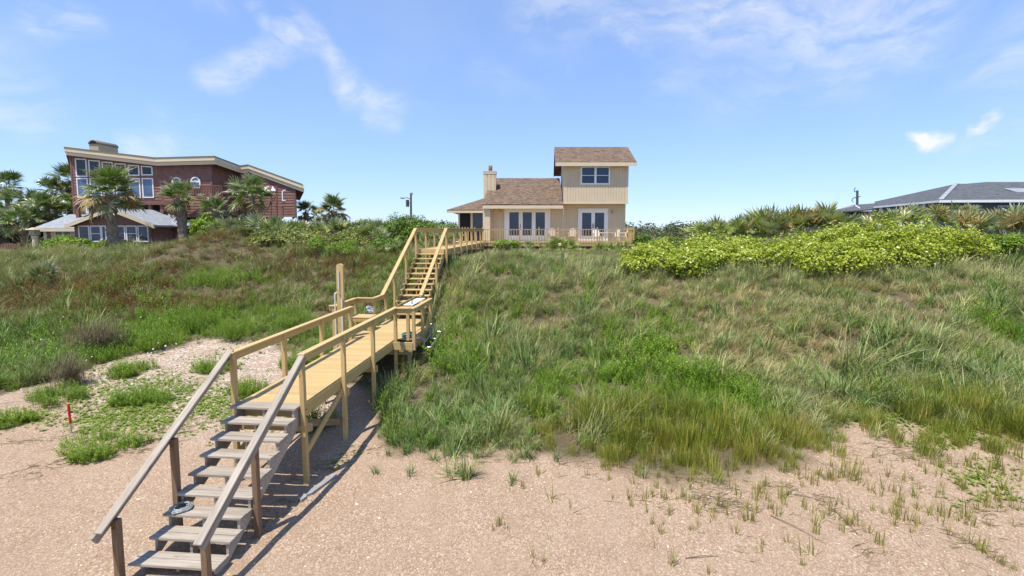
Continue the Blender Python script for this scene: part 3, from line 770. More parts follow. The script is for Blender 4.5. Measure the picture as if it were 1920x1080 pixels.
# upper roof
SHR = .075
yu = YF - .42; yr = 37.65; zRu = Zv(275.5, yr); zEu = Zv(303.5, yu)
xa, xb = X(1040.5, yu), X(1191, yu)
kb = (zRu - zEu) / (yr - yu); yb = 2 * yr - yu
slab('upper_roof', [(xa, yu, zEu), (xb, yu, zEu), (xb + SHR * (yr - yu), yr, zRu), (xa + SHR * (yr - yu), yr, zRu)], .13, M['shingle_brown'], th)
slab('upper_roof', [(xa + SHR * (yr - yu), yr, zRu), (xb + SHR * (yr - yu), yr, zRu), (xb + SHR * (yb - yu), yb, zEu), (xa + SHR * (yb - yu), yb, zEu)], .13, M['shingle_brown'], th)
M['soffit_brown'] = m_plain('brown_rake', (.22, .12, .075), .8, .2, .08)
for x in (xa, xb):
    s = -.02 if x == xa else .02
    for q0, q1 in (((yu, zEu), (yr, zRu)), ((yr, zRu), (yb, zEu))):
        mb = MB(); c = [(q0[0], q0[1] - .02), (q1[0], q1[1] - .02), (q1[0], q1[1] - .26), (q0[0], q0[1] - .26)]
        mb.prism([(min(x, x + s) + SHR * (a - yu), a, b) for a, b in c], [(max(x, x + s) + SHR * (a - yu), a, b) for a, b in c]); mb.build('rake', M['soffit_brown'], th)
xbox('fascia', xa, xb, yu - .03, yu - .002, zEu - .30, zEu - .04, M['trim_tan'], th)
xbox('soffit', xa + .01, xb - .01, yu, YF - .02, zEu - .22, zEu - .19, M['trim_tan'], th)
for x in (xm + .01, xr - .05):
    mb = MB(); gq = [(YF + .05, zT - .1), (41.2, zT - .1), (yr, zRu - .2)]; mb.prism([(x + SHR * (a - YF), a, b) for a, b in gq], [(x + .04 + SHR * (a - YF), a, b) for a, b in gq]); mb.build('gable', M['siding'], th)
# windows and doors
rect_window(th, X(1090, YF), X(1139.5, YF), Zv(343.5, YF), Zv(314.5, YF), YF, .10, mull=((X(1113, YF), X(1117, YF)),), rails=(Zv(329, YF),))
def french(parent, u0, u1, v0, panes, pv0, pv1, y):
    """door set: outer casing from u0 to u1, panes [(ua, ub)]"""
    x0, x1 = X(u0, y), X(u1, y); z1 = Zv(v0, y); z0 = zd + .02
    f = MB(); c = .13
    f.box(x0, x1, y - .05, y + .04, z1 - c, z1); f.box(x0, x0 + c, y - .05, y + .04, z0, z1 - c); f.box(x1 - c, x1, y - .05, y + .04, z0, z1 - c)
    fr = f.build('door_frame', M['white'], parent)
    pa = [(X(a, y), X(b, y)) for a, b in panes]; za, zb = Zv(pv1, y), Zv(pv0, y)
    xs = [x0 + c] + [(pa[i][1] + pa[i + 1][0]) / 2 for i in range(len(pa) - 1)] + [x1 - c]
    for i, (a, b) in enumerate(pa):
        d = MB(); l, r = xs[i] + .004, xs[i + 1] - .004; t0, t1 = z0, z1 - c - .004
        d.box(l, a, y - .03, y + .02, t0, t1); d.box(b, r, y - .03, y + .02, t0, t1); d.box(a, b, y - .03, y + .02, t0, za); d.box(a, b, y - .03, y + .02, zb, t1)
        door = d.build('door', M['white'], parent)
        MB().box(a, b, y - .008, y + .0, za, zb).build('pane', M['glass'], door)
    return xs
xs = french(th, 945.5, 1031.5, 390.5, [(955, 972.7), (980, 997), (1004, 1021.5)], 398, 441.5, YW)
MB().box(xs[1] - .04, xs[1] - .01, YW - .075, YW - .035, zd + 1.0, zd + 1.35).build('handle', M['dark'], th)
xs = french(th, 1083.5, 1140, 391, [(1091, 1108.5), (1115, 1132.5)], 399, 442, YW)
for o in (-.07, .045): MB().box(xs[1] + o, xs[1] + o + .025, YW - .075, YW - .035, zd + 1.0, zd + 1.35).build('handle', M['dark'], th)
for u, v in ((939, 396), (1147, 397)): MB().box(X(u, YW) - .06, X(u, YW) + .06, YW - .12, YW + .0, Zv(v, YW) - .12, Zv(v, YW) + .1).build('wall_lamp', M['stucco'], th)
MB().box(X(922, YW) - .05, X(924, YW) + .05, YW - .2, YW - .1, zE - .2, zE - .08).build('floodlight', M['white'], th)
# chimney
yc = 37.0
cx0, cx1 = X(907, yc), X(930, yc); cz = Zv(322, yc)
w = MB(); grooved(w, (cx0, yc), (cx1, yc), zd, cz, .3); grooved(w, (cx1, yc), (cx1, yc + 1.1), zE, cz, .3); grooved(w, (cx0, yc + 1.1), (cx0, yc), zd, cz, .3); w.box(cx0 + .02, cx1 - .02, yc + .03, yc + 1.1, cz - .4, cz - .01)
ch = w.build('chimney', M['siding'], th)
xbox('cap', cx0 - .04, cx1 + .04, yc - .04, yc + 1.14, cz, cz + .07, M['trim_tan'], ch); xbox('cap_trim', cx0 - .02, cx1 + .02, yc - .025, yc + 1.12, cz - .16, cz, M['trim_tan'], ch)
MB().tube([(X(919.5, yc), yc + .5, cz + .05), (X(919.5, yc), yc + .5, Zv(309, yc))], .155, 12).build('flue', M['soffit_brown'], ch, True)
# screened porch on the left
yp = 36.6
px0, px1 = X(861, yp), xl
pz = Zv(397, yp); pt = Zv(373, 39)
xe = X(838, yp - .7)
slab('porch_roof', [(xe, yp - .7, pz + .12), (px1, yp - .7, pz + .12), (px1, 40.5, pt + .25)], .1, M['shingle_brown'], th)
slab('porch_roof', [(xe, yp - .7, pz + .12), (px1, 40.5, pt + .25), (xe, 44, pz + .12)], .1, M['shingle_brown'], th)
xbox('fascia', xe, px1, yp - .73, yp - .703, pz - .12, pz + .05, M['trim_tan'], th)
xbox('soffit', xe + .01, px1, yp - .70, yp + .1, pz - .08, pz - .05, M['trim_tan'], th)
for ua, ub in ((859.5, 862.5), (882.5, 886.5)): xbox('porch_post', X(ua, yp), X(ub, yp), yp - .06, yp + .06, zd - .8, pz - .08, M['trim_tan'], th)
xbox('screen_panel', X(862.5, yp), X(882.5, yp), yp, yp + .03, zd, pz - .08, M['shade_screen'], th)
xbox('screen_panel', X(886.5, yp), px1, yp, yp + .03, zd, pz - .08, M['glass'], th)
xbox('screen_panel', X(860.5, yp), X(861.2, yp), yp + .06, 43, zd, pz - .08, M['shade_screen'], th)
xbox('back_wall', xl + .1, xr - .1, 45.7, 45.9, zd, zE, M['siding'], th)

# ---------------------------------------------------------- deck of the tan house
YD = 32.05
dk = thing('house_deck', 'raised yellow wooden deck with picket railing in front of the tan house', 'deck', (2.9, 33, zd))
dx0, dx1 = X(903, YD), X(1189.5, YD)
for i in range(20): xbox('deck_board', dx0, dx1, YD + .1 + i * .145, YD + .1 + i * .145 + .138, zd - .036, zd, M['deck_paint'], dk)
xbox('deck_board', xl - 2.2, dx0 - .01, YD + 1.6, yp - .1, zd - .036, zd - .002, M['deck_paint'], dk)
xbox('rim_joist', dx0, dx1, YD + .05, YD + .09, zd - .26, zd - .03, M['new_wood'], dk)
xbox('rim_joist', dx1 - .04, dx1, YD + .1, YF + .8, zd - .26, zd - .04, M['new_wood'], dk)
xbox('handrail', dx0, dx1, YD + .0, YD + .10, zd + .88, zd + .93, M['new_wood'], dk)
xbox('bottom_rail', dx0, dx1, YD + .03, YD + .07, zd + .06, zd + .13, M['new_wood'], dk)
def picket(x, y, h=1.06, w=.09, name='post', base=-.3):
    mb = MB(); prof = [(-w / 2, base), (w / 2, base), (w / 2, h - .10), (w * .3, h - .08), (w * .3, h - .065), (w * .5, h - .035), (w * .38, h), (-w * .38, h), (-w * .5, h - .035), (-w * .3, h - .065), (-w * .3, h - .08), (-w / 2, h - .10)]
    mb.prism([(x + a, y - w / 2, zd + b) for a, b in prof], [(x + a, y + w / 2, zd + b) for a, b in prof])
    return mb.build(name, M['new_wood'], dk)
uu = [905, 937.5, 974, 1010.6, 1047, 1083, 1120, 1156, 1188]
for u in uu: picket(X(u, YD), YD - .02)
for a, b in zip(uu[:-1], uu[1:]):
    for k in range(1, 7):
        x = X(a + (b - a) * k / 7, YD); xbox('baluster', x - .019, x + .019, YD - .01, YD + .028, zd + .0, zd + .88, M['new_wood'], dk)
for y in (32.5, 32.95, 33.4, 33.9, 34.5):
    picket(dx1 - .05, y, 1.06, .085)
for i in range(5):
    y = 32.28 + i * .45; xbox('baluster', dx1 - .07, dx1 - .03, y, y + .04, zd, zd + .88, M['new_wood'], dk)
xbox('handrail', dx1 - .1, dx1 - .0, YD + .1, YF + .8, zd + .88, zd + .93, M['new_wood'], dk)
for i, u in enumerate((867, 872, 877.5, 883, 890)): picket(X(u, 33.4), 33.4 + .02 * i, 1.08, .085)
xbox('handrail', X(865, 33.4), X(903, 33.4), 33.44, 33.53, zd + .84, zd + .89, M['new_wood'], dk)
for u in (905, 974, 1047, 1120, 1188):
    x = X(u, YD); lumber('pile', (x, YD + .2, tz(x, YD + .2) - .3), (x, YD + .2, zd - .05), .12, .12, M['pile_wood'], dk, side=(1, 0, 0))

# ---------------------------------------------------------- furniture on that deck
M['resin'] = m_plain('white_resin', (.74, .70, .66), .45, .4, .05)
def chair(x, y, rot, label, group=None, mat='resin', back=.95):
    c = thing('patio_chair', label, 'chair', (x, y, zd), group); c.rotation_euler = (0, 0, rot)
    def part(name, fn):
        mb = MB(); fn(mb); me = pydata(name, mb.v, mb.f, M[mat]); fix_normals(me); o = bpy.data.objects.new(name, me); put(o, c)
    part('seat', lambda m: m.prism([(-.25, -.25, .40), (.25, -.25, .40), (.23, .23, .38), (-.23, .23, .38)], [(-.25, -.25, .43), (.25, -.25, .43), (.23, .23, .41), (-.23, .23, .41)]))
    def bk(m):
        pr = [(-.23, .40), (.23, .40), (.26, back - .18), (.2, back - .06), (.1, back), (-.1, back), (-.2, back - .06), (-.26, back - .18)]
        m.prism([(a, .24 + (b - .4) * .22, b) for a, b in pr], [(a, .27 + (b - .4) * .22, b) for a, b in pr])
    part('backrest', bk)
    for sx in (-1, 1):
        part('armrest', lambda m: m.tube([(sx * .27, .27, .66), (sx * .29, -.2, .64), (sx * .28, -.24, .60)], .025, 6))
        part('leg', lambda m: m.tube([(sx * .25, -.23, .62), (sx * .28, -.27, 0)], .024, 6)); part('leg', lambda m: m.tube([(sx * .23, .25, .62), (sx * .27, .33, 0)], .024, 6))
    return c
chair(X(1123, 33.3), 33.5, math.radians(20), 'white plastic patio chair in front of the right pair of glass doors')
chair(X(1151, 33.2), 33.2, math.radians(-70), 'white plastic patio chair at the left end of the round deck table')
chair(X(1172, 33.0), 33.8, math.radians(-95), 'white plastic patio chair turned sideways in the right corner of the deck')
M['tan_resin'] = m_plain('tan_resin', (.48, .38, .29), .6, .3, .08)
chair(X(1037, 33.7), 33.9, math.radians(8), 'tan patio chair beside the three glass doors of the house', mat='tan_resin', back=1.0)
chair(X(1074, 33.7), 33.9, math.radians(-10), 'tan patio chair against the corner of the overhanging storey', mat='tan_resin', back=1.0)
tb = thing('patio_table', 'round white patio table near the right end of the house deck', 'table', (X(1138, 33), 33.0, zd))
for nm, fn in (('tabletop', lambda m: m.prism([(.55 * math.cos(a * math.pi / 8), .55 * math.sin(a * math.pi / 8), .66) for a in range(16)], [(.55 * math.cos(a * math.pi / 8), .55 * math.sin(a * math.pi / 8), .70) for a in range(16)])),) + tuple(('leg', (lambda a: lambda m: m.tube([(.38 * math.cos(a), .38 * math.sin(a), .66), (.46 * math.cos(a), .46 * math.sin(a), 0)], .03, 6))(a)) for a in (.78, 2.36, 3.93, 5.5)):
    mb = MB(); fn(mb); me = pydata(nm, mb.v, mb.f, M['resin']); fix_normals(me); put(bpy.data.objects.new(nm, me), tb)

# ---------------------------------------------------------- big brown house on the left
def clapboard(mb, p0, p1, zb, t0, t1, pitch=.23):
    """horizontal boards between p0 and p1 (plan), bottom zb, top from t0 to t1; outside on the right of p0->p1"""
    a = Vector((p0[0], p0[1], 0)); b = Vector((p1[0], p1[1], 0)); L = (b - a).length; d = (b - a) / L; n = Vector((d.y, -d.x, 0))
    lo, hi = min(t0, t1), max(t0, t1); z = zb
    while z < hi - .01:
        z1 = min(z + pitch, hi)
        def cut(zz):
            if zz <= lo + 1e-6: return 0.0, L
            q = (zz - t0) / (t1 - t0) * L
            return (0.0, min(q, L)) if t0 > t1 else (max(q, 0), L)
        (s0, e0), (s1, e1) = cut(z), cut(z1)
        bo = n * .036; to = n * .003
        V = [a + d * s0 + bo, a + d * e0 + bo, a + d * e1 + to, a + d * s1 + to]
        V = [Vector((q.x, q.y, z if i < 2 else z1)) for i, q in enumerate(V)]
        V += [Vector(((a + d * s0).x, (a + d * s0).y, z)), Vector(((a + d * e0).x, (a + d * e0).y, z))]
        mb.add(V, [(0, 1, 2, 3), (4, 5, 1, 0)])
        z = z1
bh = thing('brown_house', 'large dark brown wooden house with sloping cream roof edge behind the left palms', 'house', (-27, 42, 4))
YB = 38.0
# plan and roof line, left to right: (u, v top of the fascia, depth)
RL = [(120, 275, 37.2), (291, 295, 37.4), (402, 292, 36.6), (450, 310, 39.4), (465, 308, 39.4), (568, 345, 38.2)]
rp = [P(*q) for q in RL]
fh = [.62, .62, .62, .62, .62, .62]
for i in range(5):
    a, b = rp[i], rp[i + 1]
    mb = MB(); off = Vector((0, .08, 0))
    mb.prism([a + Vector((0, 0, -.36)), b + Vector((0, 0, -.36)), b + off + Vector((0, 0, -.36)), a + off + Vector((0, 0, -.36))], [a + Vector((0, 0, -.1)), b + Vector((0, 0, -.1)), b + off + Vector((0, 0, -.1)), a + off + Vector((0, 0, -.1))])
    mb.build('fascia', M['cream'], bh)
    mb = MB(); o2 = Vector((0, .10, 0)); o3 = Vector((0, .18, 0))
    mb.prism([a + o2 + Vector((0, 0, -.64)), b + o2 + Vector((0, 0, -.64)), b + o3 + Vector((0, 0, -.64)), a + o3 + Vector((0, 0, -.64))], [a + o2 + Vector((0, 0, -.365)), b + o2 + Vector((0, 0, -.365)), b + o3 + Vector((0, 0, -.365)), a + o3 + Vector((0, 0, -.365))])
    mb.build('fascia', M['cream'], bh)
    M.setdefault('roof_edge', m_plain('roof_edge', (.20, .17, .12), .8, .2, .1))
    ba = Vector((a.x * 1.33, 50, a.z)); bb = Vector((b.x * 1.33, 50, b.z))
    e = Vector((0, -.03, 0))
    slab('roof', [a + e, b + e, bb, ba], .095, M['roof_edge'], bh)
    slab('soffit', [a + o3 + Vector((0, .003, -.55)), b + o3 + Vector((0, .003, -.55)), Vector((bb.x, 49.9, b.z - .55)), Vector((ba.x, 49.9, a.z - .55))], .05, M['brown_dark'], bh)
wl = [(143, 38.0), (306, 38.0), (309, 38.0), (402, 37.3), (450, 40.2), (458, 39.9), (556, 38.7)]
def roofz(x):
    xs_ = [p.x for p in rp]; zs_ = [p.z - .55 for p in rp]; return float(np.interp(x, xs_, zs_))
wp = [(P(u, 432, y).x, y) for u, y in wl]
mb = MB()
zb = Zv(408, 38)
for i, (a, b) in enumerate(zip(wp[:-1], wp[1:])):
    n_ = 4
    bot = zb if i != 0 else Zv(380, 38)
    if i >= 4: bot = Zv(407, 39)
    for k in range(n_):
        q0 = (a[0] + (b[0] - a[0]) * k / n_, a[1] + (b[1] - a[1]) * k / n_); q1 = (a[0] + (b[0] - a[0]) * (k + 1) / n_, a[1] + (b[1] - a[1]) * (k + 1) / n_)
        clapboard(mb, q0, q1, bot, roofz(q0[0]), roofz(q1[0]))
clapboard(mb, (wp[0][0] * 1.29, 49), wp[0], Zv(380, 38), roofz(wp[0][0]), roofz(wp[0][0]))
clapboard(mb, wp[-1], (wp[-1][0] * 1.29, 49), Zv(407, 39), roofz(wp[-1][0]), roofz(wp[-1][0]))
sd = mb.build('siding', M['brown_side'], bh); sd['kind'] = 'stuff'
for i in (0, 2, 3, 5, 6):
    x, y = wp[i]; xbox('corner_board', x - .09, x + .05, y - .05, y + .08, zb, roofz(x) - .02, M['brown_dark'], bh)
# tall windows: top row follows the roof, lower row below
y = 38.0
for (u0, u1, v0, v1) in ((153, 170, 299, 329.5), (177.5, 195, 302, 329.5), (202, 218.5, 305, 329), (226, 242.5, 308, 328.5), (250, 267, 311, 327.5), (274.5, 291.5, 313, 327)):
    x0, x1 = X(u0, y), X(u1, y); f = MB(); fw = .09
    za, zb0 = Zv(v0, y), Zv(v1, y); zc = za - (x1 - x0) * .07
    o = [(x0 - fw, zb0 - fw), (x1 + fw, zb0 - fw), (x1 + fw, zc + fw), (x0 - fw, za + fw)]; q = [(x0, zb0), (x1, zb0), (x1, zc), (x0, za)]
    for k in range(4):
        l = (k + 1) % 4; f.prism([(o[k][0], y - .06, o[k][1]), (o[l][0], y - .06, o[l][1]), (q[l][0], y - .06, q[l][1]), (q[k][0], y - .06, q[k][1])], [(o[k][0], y + .03, o[k][1]), (o[l][0], y + .03, o[l][1]), (q[l][0], y + .03, q[l][1]), (q[k][0], y + .03, q[k][1])])
    wn = f.build('window', M['white'], bh); mb = MB(); mb.prism([(a, y - .04, b) for a, b in q], [(a, y - .03, b) for a, b in q]); mb.build('pane', M['glass_dark'], wn)
for (u0, u1) in ((153, 170), (177.5, 195), (202, 218.5), (226, 242.5), (250, 267), (274.5, 291.5)):
    rect_window(bh, X(u0, y), X(u1, y), Zv(369, y), Zv(336, y), y - .03, .09, glass='glass_blue')
def arch_window(u0, u1, v0, v1, y, rail=None, n=10, fw=.10, full=False):
    x0, x1 = X(u0, y), X(u1, y); z0, z1 = Zv(v1, y), Zv(v0, y); r = (x1 - x0) / 2; cx = (x0 + x1) / 2; zs = z1 - r
    if full: out = [(cx + (r) * math.cos(2 * math.pi * k / 20), (z0 + z1) / 2 + (z1 - z0) / 2 * math.sin(2 * math.pi * k / 20)) for k in range(20)]; inn = [(cx + (a - cx) * .78, (z0 + z1) / 2 + (b - (z0 + z1) / 2) * .78) for a, b in out]
    else:
        out = [(x0, z0), (x1, z0)] + [(cx + r * math.cos(math.pi * k / n), zs + r * math.sin(math.pi * k / n)) for k in range(n + 1)]
        inn = [(x0 + fw, z0 + fw), (x1 - fw, z0 + fw)] + [(cx + (r - fw) * math.cos(math.pi * k / n), zs + (r - fw) * math.sin(math.pi * k / n)) for k in range(n + 1)]
    f = MB(); m = len(out)
    for k in range(m):
        l = (k + 1) % m; f.prism([(out[k][0], y - .06, out[k][1]), (out[l][0], y - .06, out[l][1]), (inn[l][0], y - .06, inn[l][1]), (inn[k][0], y - .06, inn[k][1])], [(out[k][0], y + .03, out[k][1]), (out[l][0], y + .03, out[l][1]), (inn[l][0], y + .03, inn[l][1]), (inn[k][0], y + .03, inn[k][1])])
    if rail: f.box(x0 + fw, x1 - fw, y - .05, y + .0, Zv(rail, y) - .07, Zv(rail, y) + .07)
    wn = f.build('window', M['white'], bh); mb = MB(); mb.prism([(a, y - .03, b) for a, b in inn], [(a, y - .02, b) for a, b in inn]); mb.build('pane', M['glass_blue'], wn)
arch_window(328, 345.5, 332, 352, 37.75, 342)
arch_window(362.5, 381, 331.5, 353, 37.4, 340.5)
arch_window(500, 515, 349, 366, 39.3, full=True)
arch_window(531.5, 543.5, 355.5, 377, 38.95)
# deck with rail, supports, stair of that house
yk = 36.6
xd0, xd1 = X(143, yk), X(420, yk)
xbox('deck_floor', xd0, X(330, yk), yk - .1, 38, Zv(384, yk), Zv(377, yk), M['pink_wood'], bh)
xbox('deck_floor', X(330, yk), xd1, yk - .1, 37.2, Zv(372, yk), Zv(368, yk), M['pink_wood'], bh)
for u in (147, 181, 262, 283, 305, 330): xbox('deck_post', X(u, yk) - .12, X(u, yk) + .12, yk, yk + .22, 3.4, Zv(384, yk), M['pink_wood'], bh)
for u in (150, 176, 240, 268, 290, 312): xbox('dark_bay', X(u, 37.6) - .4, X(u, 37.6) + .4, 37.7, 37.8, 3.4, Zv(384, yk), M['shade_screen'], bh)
xbox('handrail', X(360, yk), xd1, yk - .04, yk + .05, Zv(349.5, yk), Zv(347.5, yk), M['pink_wood'], bh)
u = 361
while u < 421: xbox('baluster', X(u, yk) - .028, X(u, yk) + .028, yk - .02, yk + .02, Zv(370, yk), Zv(349, yk), M['pink_wood'], bh); u += 3.1
yq = 37.6
for (a, b, nm) in (((519, 349), (518, 366), 'stair_post'), ((519, 365), (493, 402), 'stair_rail'), ((506, 360), (519, 361), 'stair_rail'), ((519, 388), (531, 388), 'stair_rail'), ((519, 366), (519, 410), 'stair_post'), ((530, 388), (530, 410), 'stair_post'), ((508, 361), (508, 410), 'stair_post')):
    lumber(nm, P(*a, yq), P(*b, yq), .10, .12, M['pink_wood'], bh, side=(0, 1, 0), bev=0)
mb = MB(); c = P(510, 358, yq)
mb.add([c + Vector(q) for q in ((-.12, 0, -.1), (.12, 0, -.1), (.34, 0, .02), (.02, .05, .40), (0, -.12, 0))], [(0, 1, 4), (1, 2, 4), (2, 3, 4), (3, 0, 4), (0, 3, 1), (1, 3, 2)]); mb.build('stair_cap', M['white'], bh)
# chimney with rounded hood
yc = 40.5
c0x, c1x, c2x = X(178, yc), X(195, yc), X(229, yc)
zc0, zc1 = Zv(290, yc), Zv(270, yc)
cn = MB().box(c0x, c1x, yc, yc + 2.0, zc0 - .5, zc1).build('chimney', M['stucco'], bh)
mb = MB(); cxm = (c0x + c1x) / 2; rr = (c1x - c0x) / 2 + .05
prof = [(cxm - rr * math.cos(math.pi * k / 8), zc1 + .38 * math.sin(math.pi * k / 8)) for k in range(9)]
mb.prism([(a, yc - .05, b) for a, b in prof], [(a, yc + 2.05, b) for a, b in prof]); mb.build('hood', m_plain('chimney_hood', (.20, .175, .14), .7, .3, .15), cn, True)
mb = MB(); prof = [(cxm - rr * .75 * math.cos(math.pi * k / 8), zc1 + .03 + .27 * math.sin(math.pi * k / 8)) for k in range(9)]
mb.prism([(a, yc - .07, b) for a, b in prof], [(a, yc - .052, b) for a, b in prof]); mb.build('opening', M['shade_screen'], cn)
xbox('inner_wall', X(150, 38) + .2, X(500, 38), 40.3, 40.6, 3.0, 8.0, M['brown_dark'], bh)

# ---------------------------------------------------------- low annex in front of it
an = thing('low_house', 'low house with grey gabled roof and white framed windows below the brown house', 'house', (-28.5, 34.5, 3.7))
ya, yg = 34.6, 33.2
zw = Zv(419, yg)
z_g = 3.3
mb = MB()
gx0, gx1 = X(140, yg), X(284, yg); apx = X(211, yg); apz = Zv(392, yg) - .15
clapboard(mb, (gx0, yg), (apx, yg), z_g, zw + .05, apz); clapboard(mb, (apx, yg), (gx1, yg), z_g, apz, zw + .05)
clapboard(mb, (gx1, yg), (gx1, ya + 1), z_g, zw, zw)
sd = mb.build('siding', M['brown_side'], an); sd['kind'] = 'stuff'
ax0 = X(86, ya)
xbox('tan_wall', X(93, ya), gx0 + .1, ya, ya + .2, z_g, Zv(429, ya), M['cream'], an)
xbox('porch_post', ax0 - .1, ax0 + .12, ya - .1, ya + .1, z_g, Zv(430, ya), M['cream'], an)
xbox('porch_post', X(92, ya) - .05, X(92, ya) + .08, ya - .05, ya + .1, z_g, Zv(430, ya), M['brown_dark'], an)
rect_window(an, X(104.5, ya), X(132, ya), Zv(452, ya), Zv(431, ya), ya, .06, mull=((X(117, ya), X(119, ya)),))
for (u0, u1, r) in ((150, 166.5, 0), (172, 188.5, 1), (193, 198, 0), (217, 233.5, 0), (239, 255.5, 1), (261, 277, 0)):
    rect_window(an, X(u0, yg), X(u1, yg), Zv(451.5, yg), Zv(425, yg), yg - .02, .08, rails=(Zv(438, yg),) if r else ())
rect_window(an, X(288, ya), X(302, ya), Zv(450, ya), Zv(425, ya), ya + .6, .06)
xbox('rear_wall', gx1, X(332, ya), ya + .65, ya + .8, z_g, Zv(422, ya), M['brown_dark'], an)
# roofs: gable towards the beach, main ridge along x
zr = Zv(391, yg)
th_ = .14
yo = yg - .45
lx, rx = X(121, yo), X(291, yo); ax_ = X(209, yo); az = Zv(389, yo); lz = Zv(422, yo)
slab('gable_roof', [(lx, yo, lz), (ax_, yo, az), (ax_, 39, az), (lx, 39, lz)], th_, M['shingle_grey'], an)
slab('gable_roof', [(ax_, yo, az), (rx, yo, lz), (rx, 39, lz), (ax_, 39, az)], th_, M['shingle_grey'], an)
for (p, q) in (((lx, lz), (ax_, az)), ((ax_, az), (rx, lz))):
    mb = MB(); mb.prism([(p[0], yo - .03, p[1] - .26), (q[0], yo - .03, q[1] - .26), (q[0], yo - .03, q[1] - .03), (p[0], yo - .03, p[1] - .03)], [(p[0], yo - .003, p[1] - .26), (q[0], yo - .003, q[1] - .26), (q[0], yo - .003, q[1] - .03), (p[0], yo - .003, p[1] - .03)]); mb.build('rake_board', M['cream'], an)
yl = ya - .5
slab('main_roof', [(X(62, yl), yl, Zv(427.5, yl)), (lx + .3, yl, Zv(427.5, yl)), (lx + 3.2, 38, Zv(392, 38)), (X(132, 38), 38, Zv(402, 38))], .12, M['shingle_grey'], an)
xbox('fascia', X(62, yl), lx + .25, yl - .03, yl - .003, Zv(434, yl), Zv(428.5, yl), M['cream'], an)
slab('main_roof', [(rx - .2, yl + .6, Zv(421, yl)), (X(330, yl), yl + .6, Zv(420, yl)), (X(326, 38), 38, Zv(393.5, 38)), (apx + .3, 38, Zv(389, 38))], .12, M['shingle_grey'], an)
xbox('fascia', rx - .15, X(330, yl), yl + .57, yl + .597, Zv(424, yl), Zv(420.5, yl) - .02, M['cream'], an)

# lamp post and fence at the far left
lp = thing('lamp_post', 'short cream post with a lantern on top at the left end of the low house', 'lamp', (P(67, 466, 32).x, 32, tz(P(67, 466, 32).x, 32)))
xp = P(67, 466, 32).x
MB().tube([(xp, 32, 3.2), (xp, 32, Zv(448, 32)), (xp, 32, Zv(442, 32))], [.16, .15, .22], 10).build('post', M['cream'], lp)
xbox('lantern', xp - .2, xp + .2, 31.8, 32.2, Zv(441, 32), Zv(431, 32), M['stucco'], lp)
mb = MB(); mb.prism([(xp - .34, 31.66, Zv(431, 32)), (xp + .34, 31.66, Zv(431, 32)), (xp + .34, 32.34, Zv(431, 32)), (xp - .34, 32.34, Zv(431, 32))], [(xp - .08, 31.92, Zv(426.5, 32)), (xp + .08, 31.92, Zv(426.5, 32)), (xp + .08, 32.08, Zv(426.5, 32)), (xp - .08, 32.08, Zv(426.5, 32))]); mb.build('lantern_roof', M['stucco'], lp)
fe = thing('board_fence', 'low reddish brown board fence with scalloped top at the far left', 'fence', (-35, 33, 3.6))
yf = 33.0
for (ua, ub, dip) in ((-45, -8, 4), (-5, 33, 4), (37, 90, 5)):
    n = max(6, int((X(ub, yf) - X(ua, yf)) / .17))
    for i in range(n):
        xx = X(ua, yf) + (X(ub, yf) - X(ua, yf)) * i / n; q = 2 * (i + .5) / n - 1
        xbox('board', xx + .006, xx + .158, yf, yf + .03, 3.3, Zv(455.5 + dip * q * q, yf), M['pink_wood'], fe)
for u in (-46, -6.5, 35): xbox('post', X(u, yf) - .09, X(u, yf) + .09, yf - .06, yf + .1, 3.2, Zv(455, yf), M['pink_wood'], fe)

# ---------------------------------------------------------- grey roofed house on the right
gh = thing('grey_house', 'low house with dark grey hip roof behind the palmettos at the far right', 'house', (46, 47, 4))
c_ = P(1764, 374.5, 42); l_ = P(1640, 386, 53); l_.z = c_.z; r_ = Vector((58, 40.2, c_.z)); rb = P(1793, 344.5, 48.5); rb2 = Vector((56, 47.5, rb.z))
slab('roof', [c_, r_, rb2, rb], .12, M['shingle_slate'], gh)
slab('roof', [l_, c_, rb, P(1640, 378, 60)], .12, M['shingle_slate'], gh)
pk = P(1881, 340.5, 52); slab('roof', [P(1793, 346, 50.5), P(2010, 346, 50.5), P(1960, 341, 53), P(1850, 341, 53)], .1, M['shingle_slate'], gh)
for (p, q) in ((c_, r_), (l_, c_)):
    d = (q - p); d.z = 0; nv = Vector((d.y, -d.x, 0)).normalized() * .04
    lumber('gutter', p + nv + Vector((0, 0, -.13)), q + nv + Vector((0, 0, -.13)), .1, .2, M['white'], gh, bev=0)
hp = lumber('hip_cap', c_ + Vector((0, 0, .03)), rb + Vector((0, 0, .03)), .35, .05, M['shingle_grey'], gh, bev=0)
sky_ = P(1905, 355, 44.2); slab('skylight', [P(1882, 353, 45.2), P(1922, 353, 45.2), P(1945, 360, 43.9), P(1908, 360, 43.9)], .06, M['shingle_grey'], gh)
def wall_seg(name, p, q, z0, z1, mat, th=.15):
    d = (q - p); d.z = 0; d.normalize(); nv = Vector((-d.y, d.x, 0)) * th
    mb = MB(); mb.prism([(p.x, p.y, z0), (q.x, q.y, z0), (q.x + nv.x, q.y + nv.y, z0), (p.x + nv.x, p.y + nv.y, z0)], [(p.x, p.y, z1), (q.x, q.y, z1), (q.x + nv.x, q.y + nv.y, z1), (p.x + nv.x, p.y + nv.y, z1)]); return mb.build(name, mat, gh)
inset = Vector((.5, 1.0, 0))
M['grey_wall'] = m_plain('blue_grey_wall', (.11, .12, .14), .7, .3, .1)
wall_seg('wall', c_ + inset, r_ + inset, 3.4, c_.z - .2, M['grey_wall']); wall_seg('wall', l_ + inset, c_ + inset, 3.4, c_.z - .2, M['grey_wall'])
